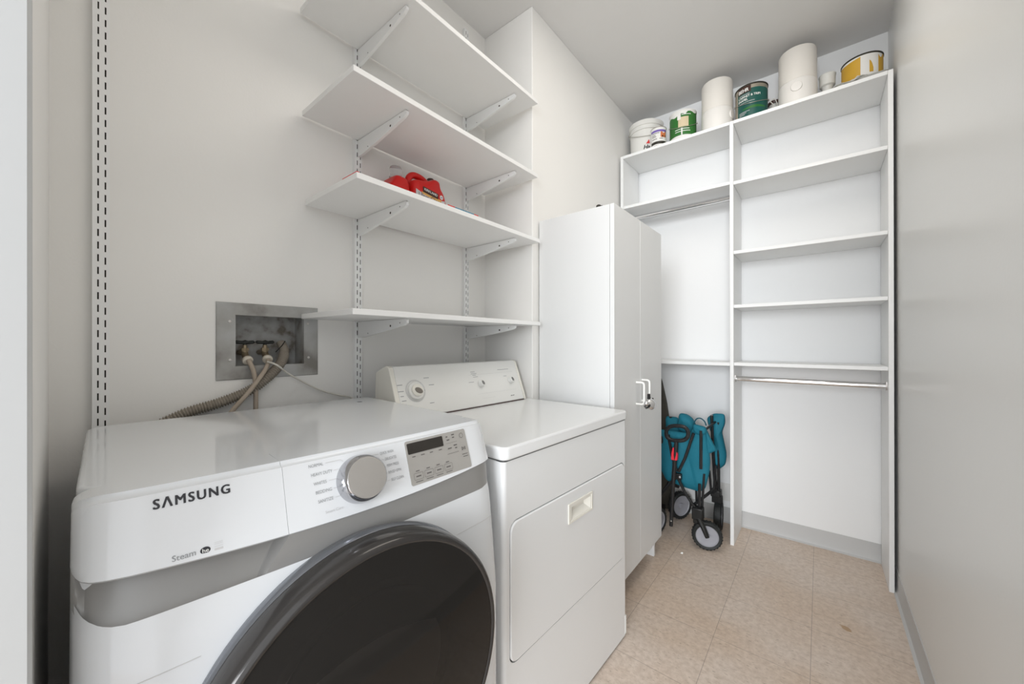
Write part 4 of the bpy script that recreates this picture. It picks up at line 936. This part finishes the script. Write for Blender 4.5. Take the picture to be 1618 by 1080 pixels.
# pull handle
k = MB(); P = [(-0.657 + 0.062 * (abs(cos(t)) ** 0.75) * (1 if cos(t) > 0 else -1), 2.365 - 0.01, 0.652 + 0.044 * (abs(sin(t)) ** 0.85) * (1 if sin(t) > 0 else -1) - 0.0) for t in [i * 2 * pi / 40 for i in range(40)]]
# tilt the oval a little
P = [(p[0], p[1], p[2] + (p[0] + 0.657) * 0.12) for p in P]
k.tube(P, 0.0115, 10, closed=True)
h = wb(k, 'pull_handle', M['frame'])
k = MB(); k.tube([(-0.660, 2.355, 0.610), (-0.664, 2.358, 0.56), (-0.672, 2.362, 0.48), (-0.680, 2.365, 0.38), (-0.694, 2.362, 0.09)], [0.010, 0.013, 0.0125, 0.0115, 0.0105], 12); wb(k, 'handle_shaft', M['frame'])
k = MB(); k.prism(round_outline([(-0.690, 0.490), (-0.656, 0.490), (-0.654, 0.530), (-0.662, 0.565), (-0.680, 0.565), (-0.688, 0.530)], 0.006), lambda p, q: (p[0], 2.349 if q == 0 else 2.372, p[1])); wb(k, 'release_clip', M['pinkred'], bevel=0.002)
k = MB(); k.lathe([(0.006, 0), (0.005, 0.003), (0.001, 0.004)], (-0.692, 2.351, 0.125), (0, -1, 0), 10); wb(k, 'shaft_end', M['chrome'])
# fabric
def cloth(name, pts, y0, th, nrip=5, amp=0.008, seed=1, m=M['teal']):
    """puffy folded cloth: outline in (x, z)"""
    pts = round_outline(pts, 0.018, 4); cx = sum(p[0] for p in pts) / len(pts); cz = sum(p[1] for p in pts) / len(pts)
    rg = [1.0, 0.93, 0.8, 0.62, 0.42, 0.2, 0.02]; k = MB(); L = len(pts)
    def rp(x, z, f): return amp * (1 - f * 0.6) * (sin((x - cx) * 55 + seed) * 0.7 + 0.5 * sin((x - cx) * 110 + (z - cz) * 20 + seed * 2) + 0.4 * sin(z * 30 + seed))
    for sgn in (-1, 1):
        R = []
        for i, f in enumerate(rg):
            R.append([(cx + (p[0] - cx) * f, y0 + sgn * th * sqrt(max(0, 1 - f ** 4)) * 0.5 + (rp(cx + (p[0] - cx) * f, cz + (p[1] - cz) * f, f) if i else 0), cz + (p[1] - cz) * f) for p in pts])
        for a, b in zip(R, R[1:]): k.ring(a, b)
        k.add(R[-1], [tuple(range(L))])
    return wb(k, name, m, angle=70)
cloth('front_fabric', [(-0.790, 0.640), (-0.700, 0.640), (-0.610, 0.640), (-0.585, 0.690), (-0.522, 0.690), (-0.512, 0.640), (-0.498, 0.500), (-0.502, 0.43), (-0.525, 0.325), (-0.555, 0.300), (-0.640, 0.305), (-0.750, 0.325), (-0.80, 0.42)], 2.455, 0.060, seed=1)
cloth('folded_corner', [(-0.590, 0.705), (-0.515, 0.695), (-0.512, 0.655), (-0.560, 0.640), (-0.585, 0.660)], 2.435, 0.05, seed=2)
cloth('folded_flap', [(-0.525, 0.690), (-0.505, 0.645), (-0.470, 0.575), (-0.468, 0.560), (-0.512, 0.530), (-0.522, 0.60)], 2.455, 0.035, seed=4)
cloth('rolled_fabric', [(-0.712, 0.64), (-0.700, 0.738), (-0.660, 0.738), (-0.618, 0.712), (-0.598, 0.665), (-0.610, 0.625), (-0.66, 0.60)], 2.560, 0.09, seed=3)
cloth('rear_fabric', [(-0.554, 0.715), (-0.514, 0.748), (-0.453, 0.752), (-0.449, 0.700), (-0.468, 0.640), (-0.442, 0.500), (-0.449, 0.440), (-0.494, 0.395), (-0.514, 0.45), (-0.517, 0.60), (-0.541, 0.66)], 2.625, 0.055, seed=5)
cloth('rear_fold', [(-0.800, 0.70), (-0.720, 0.70), (-0.70, 0.62), (-0.71, 0.45), (-0.79, 0.40)], 2.610, 0.08, seed=6)
k = MB(); k.tube(bez([(-0.600, 2.50, 0.690), (-0.585, 2.50, 0.722), (-0.562, 2.50, 0.730), (-0.540, 2.50, 0.715), (-0.530, 2.50, 0.690)]), 0.0035, 6); wb(k, 'strap_loop', M['tealdark'])
# wheels
def wheel(c, ax, R_, wd, name='wheel'):
    ax = Vector(ax).normalized(); k = MB(); h = wd / 2
    k.lathe([(R_ * 0.76, -h * 0.8), (R_ * 0.90, -h), (R_ * 0.985, -h * 0.7), (R_, -h * 0.3), (R_, h * 0.3), (R_ * 0.985, h * 0.7), (R_ * 0.90, h), (R_ * 0.76, h * 0.8), (R_ * 0.76, -h * 0.8)], c, ax, 48, cap=False)
    # tread knobs
    a = Vector((0, 0, 1)); b = ax.cross(a).normalized()
    for i in range(26):
        for q, s_ in enumerate((-0.55, 0.0, 0.55)):
            t = (i + 0.5 * (q % 2)) * 2 * pi / 26; d = a * cos(t) + b * sin(t); tt = -a * sin(t) + b * cos(t); cc = Vector(c) + d * (R_ - 0.001) + ax * (h * s_)
            vs = [cc + tt * (0.0045 * u) + ax * (0.0045 * v) + d * w_ for w_ in (0, 0.0028) for (u, v) in ((-1, 0), (0, -1), (1, 0), (0, 1))]
            k.add(vs, [(4, 5, 6, 7), (0, 1, 5, 4), (1, 2, 6, 5), (2, 3, 7, 6), (3, 0, 4, 7)])
    o = wb(k, name, M['tyre'], angle=30)
    k = MB(); k.lathe([(R_ * 0.77, -h * 0.78), (R_ * 0.70, -h * 0.5), (R_ * 0.2, -h * 0.35), (R_ * 0.18, -h * 0.9), (0.001, -h * 0.9)], c, ax, 40, cap=False)
    k.lathe([(R_ * 0.77, h * 0.78), (R_ * 0.70, h * 0.5), (R_ * 0.2, h * 0.35), (R_ * 0.18, h * 0.9), (0.001, h * 0.9)], c, ax, 40, cap=False)
    for i in range(3):
        t = i * 2 * pi / 3 + 0.6; d = a * cos(t) + b * sin(t); tt = -a * sin(t) + b * cos(t)
        for s_ in (-1, 1):
            p0 = Vector(c) + d * R_ * 0.15 + ax * (s_ * h * 0.45); p1 = Vector(c) + d * R_ * 0.74 + ax * (s_ * h * 0.62)
            k.add([p0 - tt * 0.003, p0 + tt * 0.003, p1 + tt * 0.003, p1 - tt * 0.003], [(0, 1, 2, 3)])
    k.build('wheel_rim', M['rim'], o, angle=40)
    return o
fwc = Vector((-0.505, 2.395, 0.082)); fax = Vector((0.28, -0.96, 0))
wheel(fwc, fax, 0.079, 0.044)
wheel((-0.500, 2.690, 0.092), (0.98, 0.10, 0), 0.089, 0.044); wheel((-0.735, 2.700, 0.092), (0.86, -0.5, 0), 0.089, 0.044)
wheel((-0.790, 2.400, 0.082), (0.95, -0.3, 0), 0.079, 0.040)
# caster fork
k = MB(); P = [fwc + fax.normalized() * 0.030, fwc + fax.normalized() * 0.030 + Vector((-0.022, -0.004, 0.055)), Vector((-0.545, 2.385, 0.165))]
k.tube(P, [0.012, 0.014, 0.016], 12); P2 = [fwc - fax.normalized() * 0.030, fwc - fax.normalized() * 0.030 + Vector((-0.02, 0, 0.06)), Vector((-0.548, 2.405, 0.165))]; k.tube(P2, [0.012, 0.014, 0.016], 12)
wb(k, 'caster_fork', M['black'])
k = MB(); k.box((-0.582, 2.372, 0.160), (-0.525, 2.430, 0.228)); k.box((-0.576, 2.378, 0.135), (-0.540, 2.42, 0.165)); wb(k, 'caster_mount', M['black'], bevel=0.005)
k = MB(); k.box((-0.528, 2.600, 0.235), (-0.474, 2.66, 0.275)); k.box((-0.530, 2.640, 0.185), (-0.468, 2.652, 0.240)); wb(k, 'axle_mount', M['black'], bevel=0.004)
k = MB(); k.box((-0.775, 2.620, 0.230), (-0.720, 2.68, 0.30)); wb(k, 'axle_mount', M['black'], bevel=0.004)
# dark board leaning behind the wagon, half hidden by the cabinet
bd = empty('leaning_board', (-0.93, 2.80, 0), 0, 'dark tapering board leaning upright in the corner between tall cabinet and wagon', 'board')
bo_ = (0.93, -2.80, 0)
k = MB(); k.prism(round_outline([(-1.04, 0.012), (-0.825, 0.012), (-0.815, 0.30), (-0.822, 0.56), (-0.853, 0.76), (-0.888, 0.915), (-0.915, 0.965), (-0.95, 0.95), (-1.04, 0.6)], 0.02), lambda p, q: (p[0], (2.765 if q == 0 else 2.793) + 0.040 * p[1], p[1]))
o = k.build('board_panel', M['board'], bd, bevel=0.006); o.location = bo_
for xx in (-0.86, -1.00):
    k = MB(); k.tube([(xx, 2.752, 0.0), (xx, 2.756, 0.045)], 0.012, 10); o = k.build('board_foot', M['black'], bd); o.location = bo_
# paper crumb on the floor
k = MB(); k.add([(-0.612, 2.255, 0.001), (-0.600, 2.252, 0.001), (-0.598, 2.262, 0.006), (-0.608, 2.266, 0.002), (-0.606, 2.258, 0.008)], [(0, 1, 4), (1, 2, 4), (2, 3, 4), (3, 0, 4), (0, 3, 2, 1)])
tag(k.build('paper_scrap', M['whiteink'], smooth=False), 'tiny white scrap on the floor in front of the wagon', 'scrap')
